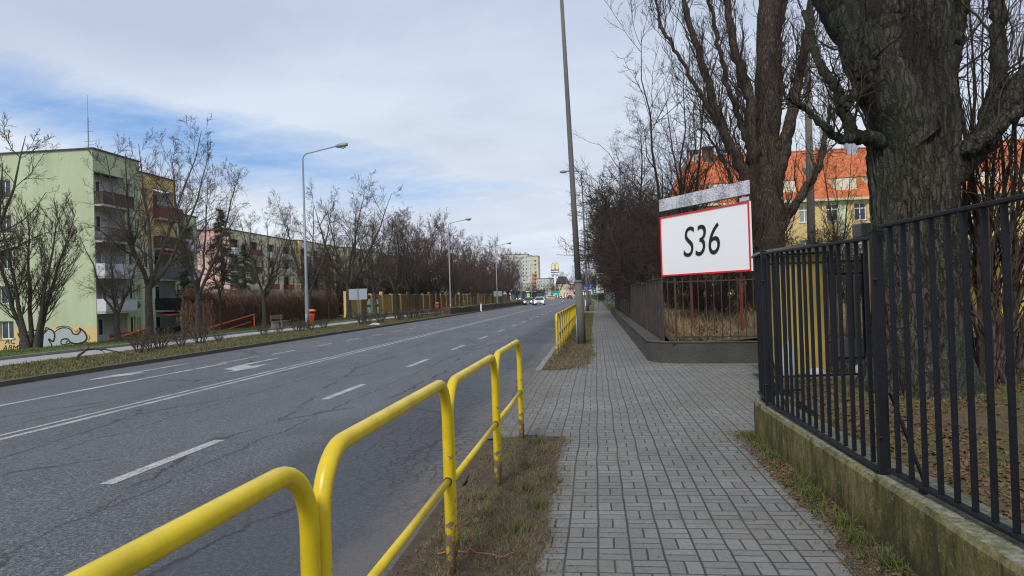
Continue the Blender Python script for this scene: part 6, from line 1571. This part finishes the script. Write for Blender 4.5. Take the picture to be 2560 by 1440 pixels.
fast_obj('stems', [(v-c_, f) for v, f in [tubes(P, R, 7)]], M['bark_mid'], t); fast_obj('crown', [(v-c_, f) for v, f in [tubes(P1, R1, 4), tubes(P2, R2, 3)]], M['twig'], t)

# second thick trunk with upswept limbs
c_ = np.array([5.35, 24, .4])
t = thing('bare_tree', 'thick brown tree with upswept limbs right behind the billboard', 'tree', tuple(c_))
mainP = [([(5.3, 24, .2), (5.4, 24, 1.6), (5.5, 24, 3.2), (5.6, 24, 5.1), (5.66, 24, 7.0), (5.88, 24, 10.9), (5.98, 24, 13.5)], [.68, .55, .52, .47, .40, .36, .26]),
         ([(5.25, 24, 3.6), (5.12, 23.8, 4.6), (4.77, 23.7, 5.5), (4.17, 23.6, 6.7), (3.72, 23.5, 8.4), (3.2, 23.5, 10.3), (2.95, 23.5, 12.2)], [.30, .24, .19, .15, .12, .09, .05]),
         ([(5.3, 24, 4.2), (5.06, 23.7, 5.8), (5.09, 23.6, 7.7), (4.64, 23.6, 9.3), (4.34, 23.6, 11.8)], [.24, .20, .17, .13, .08]),
         ([(4.3, 23.6, 6.4), (3.93, 23.5, 7.1), (3.0, 23.4, 8.8), (2.36, 23.4, 10.0), (2.14, 23.4, 11.4)], [.10, .085, .06, .05, .03]),
         ([(5.8, 24, 4.6), (6.1, 23.9, 5.9), (6.5, 23.8, 7.6), (6.9, 23.8, 9.5), (7.36, 23.8, 12.1)], [.24, .21, .17, .13, .08]),
         ([(5.6, 24, 2.9), (5.9, 23.7, 3.5), (6.47, 23.6, 4.4), (7.1, 23.5, 5.4), (7.5, 23.5, 7.2)], [.20, .17, .12, .09, .05]),
         ([(5.2, 24, 2.6), (4.9, 23.6, 3.1), (4.7, 23.5, 4.2), (4.3, 23.5, 5.4), (3.6, 23.5, 6.8)], [.12, .10, .07, .05, .03]),
         ([(5.3, 24, 5.0), (4.9, 23.6, 6.5), (4.35, 23.6, 8.3), (3.9, 23.6, 11)], [.12, .10, .08, .05]),
         ([(5.7, 24, 6.6), (6.05, 24, 7.8), (6.1, 24, 9.5), (6.5, 24, 12)], [.18, .15, .12, .08])]
S = []; TM = []
for i, (p, r) in enumerate(mainP):
    (P, R), m_ = wrap(p, r, k=22, wob=.03, seed=i+90, sides=18 if i else 26, amp=.14); TM.append((m_[0]-c_, m_[1])); S.append(smoothline(P, R, 14))
fast_obj('trunk', TM[:1], M['bark_mid'], t)
for q in TM[1:]: fast_obj('limb', [q], M['bark_mid'], t)
rng = np.random.default_rng(31)
P = np.stack([q[0] for q in S]); R = np.stack([np.minimum(q[1], .14) for q in S]); cr = []
P1, R1 = grow(P, R, 34, (.06, 1), (.35, 1.0), 11.9, 11, rng, up=.19, wig=.13, rf=.2, rmin=.012, fall=.25); cr.append(tubes(P1, R1, 5))
P2, R2 = grow(P1, R1, 7, (.1, 1), (.3, .8), .5, 7, rng, up=.14, wig=.15, rf=.55, rmin=.007, fall=.3); cr.append(tubes(P2, R2, 4))
P3, R3 = grow(P2, R2, 4, (.1, 1), (.3, .9), .5, 5, rng, up=.08, wig=.15, rf=.6, rmin=.005); cr.append(tubes(P3, R3, 3))
fast_obj('crown', [(v-c_, f) for v, f in cr], M['twig_dark'], t)

T_('slender', 2.9, 27.5, 12.2, 'slender tall bare tree rising left above the billboard', rot=.8, z=.5, xy=1.05)
T_('slender', 3.9, 29, 11.6, 'second slender bare tree above the middle of the billboard', rot=2.9, z=.5, xy=1.0)
T_('birch', 3.4, 58, 17.0, 'weeping birch with fine hanging twigs left of the slender trees', rot=.2, z=.4)
T_('birch', 3.2, 74, 17.0, 'farther weeping birch seen past the first, beside the lamp column', rot=2.2, z=.4)
thk = [(3.4, 21.8, 3.6), (4.6, 21.9, 3.2), (3.0, 27, 4.2), (4.2, 27.5, 3.8), (2.35, 33, 5.6), (2.6, 38, 6.2), (2.7, 42, 8.2), (2.6, 46, 9), (3.2, 50, 9), (3.1, 55, 9.6), (3.8, 62, 10.5), (3.2, 69, 11), (3.6, 78, 12), (3.6, 88, 13), (3.6, 52, 7.5), (7.5, 27, 3.6), (9.2, 28, 3.4), (11, 31, 3.6)]
for i, (x, y, h) in enumerate(thk):
    lb, gr = (('tangled dark low shrub under the %s half of the billboard' % ('left', 'right')[i], 'tangled shrubs under the billboard') if i < 2 else ('tangled dark bare shrub behind the rusty fence, %s counted from the billboard' % ORD[i-2], 'tangled shrubs behind the rusty fence')) if i < 15 else ('bare reddish shrub in front of the ochre school wall', 'bare shrubs before the school')
    T_('thicket', x, y, h, lb, 'shrub', gr, z=.45)
for i, (x, y, h) in enumerate(((3.6, 108, 12), (2.9, 122, 13), (4.2, 136, 15), (3.0, 150, 14), (3.4, 172, 16), (2.5, 195, 15))):
    T_('spruce', x, y, h, 'dark evergreen beside the far sidewalk above the panel fence', 'tree', 'dark evergreens beside the far sidewalk', z=0, xy=1.5)
for i in range(6):
    T_('thicket', 13+i*3.6, 44+i*2.5, 4.6+rt.random(), 'bare reddish shrub in front of the ochre school wall', 'shrub', 'bare shrubs before the school', z=.2, xy=1.1)
T_('slender', 12.8, 40, 11, 'bare slender tree in front of the orange roof right of the pale pole', z=.2)
T_('open', 20.5, 46, 9.5, 'bare tree in front of the school windows beside the huge trunk', z=.2)

# far end of the street
for i in range(16):
    y = 290+rt.uniform(0, 120); x = rt.uniform(-6, 26)+bend(y)+(y-290)*.02; T_('dense', x+2, y, rt.uniform(11, 16), 'bare tree at the far end of the street, one of many merging there', 'tree', 'bare trees at the far end of the street')
for i, (px_, y) in enumerate(((-27, 318), (-30, 330), (-24, 345), (-33, 350), (-21, 365), (-46, 330))):
    T_('dense', px_, y, 6.5+rt.uniform(0, 3), 'bare tree beside the tall sign with yellow arches', 'tree', 'bare trees beside the tall arches sign')

# ------------------------------------------------------------------ grass, litter, leaves
inyard = lambda x, y: 1 if y < 8.25 or x > 2.46+(y-8.3)*.09 else 0
TC = [(-.62, 5.9), (-.85, 5.2), (-.58, 4.9), (-.95, 4.6), (-.7, 6.7), (-.55, 7.3), (-.9, 3.9), (-1.0, 5.6), (-.5, 6.2), (-.72, 3.4)]
def tufts(cs, n_, r_, seed, z=.012):
    g_ = random.Random(seed); return [(x+g_.gauss(0, r_), y+g_.gauss(0, r_*1.4), z) for x, y in cs for _ in range(n_)]
rgb = random.Random(9)
blades('grass', scatter(-1.15, -.42, 1.2, 8.1, 19000, .01, 11, .52), (.015, .05), (.0012, .0028), M['blade_dry'], 1, 'short dead grass around the near rail posts', 'grass', .9)
blades('grass', scatter(-1.10, -.50, 1.6, 7.9, 1100, .012, 17, .22, 2.6), (.03, .075), (.0014, .003), M['blade_green'], 2, 'green grass tufts in the near verge', 'grass', .55)
blades('grass', scatter(-1.18, -.25, 15.4, 60, 26000, .015, 19, .6, 1.2), (.03, .10), (.003, .006), M['blade_dry'], 3, 'dry grass in the verge beyond the driveway', 'grass', .7)
blades('grass', scatter(-1.15, -.25, 24, 60, 6000, .015, 23, .5, .5), (.04, .10), (.004, .008), M['blade_green'], 4, 'greener grass in the far part of the verge', 'grass', .6)
flakes('leaf_litter', scatter(-1.2, -.40, 1.2, 8.2, 2600, .022, 29, .5), (.004, .014), M['leaf'], 5, 'small dead leaves and crumbs in the near verge', 'leaves')
flakes('leaf_litter', scatter(-1.25, .1, 8.0, 16.4, 900, .003, 31, .3, 1., lambda x, y: max(.03, 1-(x+1.25)*1.1)), (.004, .014), M['leaf'], 6, 'grit and leaf crumbs on the driveway pavers by the kerb', 'leaves', .25)
wallx = lambda y: 1.68
blades('grass', scatter(1.46, 1.67, 2.3, 8.2, 1300, .008, 37, .25, 3.2), (.03, .11), (.0015, .0035), M['blade_green'], 7, 'green tufts at the foot of the mossy wall', 'grass', .5)
flakes('leaf_litter', scatter(1.30, 1.68, 2.2, 8.3, 2400, .014, 41, .45, 2.2, lambda x, y: max(.06, (x-1.3)*2.8)), (.005, .017), M['leaf'], 8, 'brown leaf litter along the foot of the mossy wall', 'leaves', .6)
flakes('leaf_litter', scatter(-.3, 1.6, 2.0, 9, 130, .004, 43), (.004, .013), M['leaf'], 9, 'scattered crumbs on the sidewalk', 'leaves', .4)
flakes('leaf_litter', scatter(1.25, 1.5, 17.2, 40, 1600, .014, 47, .45), (.008, .022), M['leaf'], 10, 'leaf litter at the foot of the dark plinth', 'leaves', .5)
blades('grass', scatter(1.28, 1.48, 17.2, 58, 2600, .01, 53, .3, .8), (.03, .09), (.003, .006), M['blade_green'], 11, 'weeds along the foot of the dark plinth', 'grass', .6)
flakes('leaf_litter', scatter(2.05, 9, 2.0, 14, 34000, .18, 59, .6, .9, inyard), (.010, .032), M['leaf'], 12, 'brown leaves over the lawn behind the black fence', 'leaves', .5)
blades('grass', scatter(2.05, 9, 2.0, 14, 20000, .172, 61, .45, .8, inyard), (.02, .06), (.0025, .005), M['blade_green'], 13, 'mossy short grass behind the black fence', 'grass', .7)
blades('straw', scatter(1.75, 8.5, 16.8, 23, 15000, lambda x, y: .42+min(.45, max(0, y-17)*.07), 67, .5, .9), (.12, .50), (.003, .008), M['blade_straw'], 14, 'dry tangled straw grass in the garden under the billboard', 'grass', 1.1)
flakes('leaf_litter', scatter(1.75, 8.5, 16.8, 24, 9000, lambda x, y: .47+min(.45, max(0, y-17)*.07), 71), (.02, .06), M['leaf'], 15, 'brown leaves heaped in the garden under the billboard', 'leaves', .8)
blades('grass', scatter(-17.6, -13.75, 12, 75, 60000, .01, 73, .62, .5), (.03, .11), (.006, .013), M['blade_dry'], 16, 'short grass of the far verge beside the road', 'grass', .7)
blades('grass', scatter(-17.5, -13.85, 12, 75, 30000, .01, 79, .5, .4), (.03, .10), (.006, .012), M['blade_green'], 17, 'greener grass of the far verge beside the road', 'grass', .7)
blades('grass', scatter(-27, -20.0, 18, 90, 60000, lambda x, y: -.02 if x > -25.2 else -.02+(x+25.2)*.14, 83, .6, .4), (.02, .07), (.008, .016), M['blade_green'], 18, 'grass bank in front of the apartment block', 'grass', .7)
flakes('leaf_litter', scatter(-.50, -.12, 1.2, 8.3, 900, .005, 97, .4, 2, lambda x, y: max(.02, 1-(x+.5)*2.6)), (.003, .010), M['leaf'], 19, 'crumbs of soil and leaf spilled on the pavers beside the near verge', 'leaves', .4)
blades('grass', scatter(-.46, -.28, 1.2, 8.2, 1500, .004, 101, .35, 2.5), (.012, .035), (.0012, .0025), M['blade_dry'], 20, 'dead grass creeping over the paver edge of the near verge', 'grass', 1.2)
blades('grass', tufts(TC, 170, .045, 3), (.05, .12), (.0015, .003), M['blade_dry'], 21, 'taller dry grass tufts standing in the near verge', 'grass', .6)
blades('grass', tufts(TC[:4]+[(-.48, 5.4), (-.66, 7.7)], 90, .035, 4), (.05, .11), (.0016, .003), M['blade_green'], 22, 'bright green grass clumps standing in the near verge', 'grass', .5)
blades('grass', tufts([(1.60, 7.9), (1.62, 6.9), (1.58, 6.0), (1.57, 5.7), (1.60, 5.0), (1.56, 4.7), (1.61, 4.3), (1.60, 3.7), (1.6, 7.3)], 130, .03, 5, .008), (.04, .13), (.0016, .0035), M['blade_green'], 23, 'bright green clumps at the foot of the mossy wall', 'grass', .6)
ep = [(p.x, p.y) for P_e in EDGES[:3:2] for p in P_e if p.y < 8.4 and p.x > -.9]
eg = random.Random(4)
blades('grass', [(x+eg.gauss(0, .022), y+eg.gauss(0, .03), .006) for x, y in ep for _ in range(26)], (.012, .045), (.0012, .0026), M['blade_dry'], 25, 'matted dead grass fringing the soil edges beside the pavers', 'grass', 1.3)
flakes('leaf_litter', [(x+eg.gauss(0, .05), y+eg.gauss(0, .05), .008) for x, y in ep for _ in range(9)], (.003, .011), M['leaf'], 26, 'crumbs and leaf bits fringing the soil edges beside the pavers', 'leaves', .5)
fe = [(p.x, p.y) for P_e in (EDGES[1], EDGES[3]) for p in P_e if p.y < 40]
blades('grass', [(x+eg.gauss(0, .05), y+eg.gauss(0, .08), .008) for x, y in fe for _ in range(24)], (.02, .07), (.002, .005), M['blade_dry'], 27, 'matted dead grass fringing the farther verges', 'grass', 1.2)
flakes('leaf_litter', scatter(1.42, 1.68, 2.2, 8.3, 2600, .02, 107, .5, 3.), (.006, .020), M['leaf'], 28, 'thicker brown leaf litter lying along the foot of the mossy wall', 'leaves', .7)
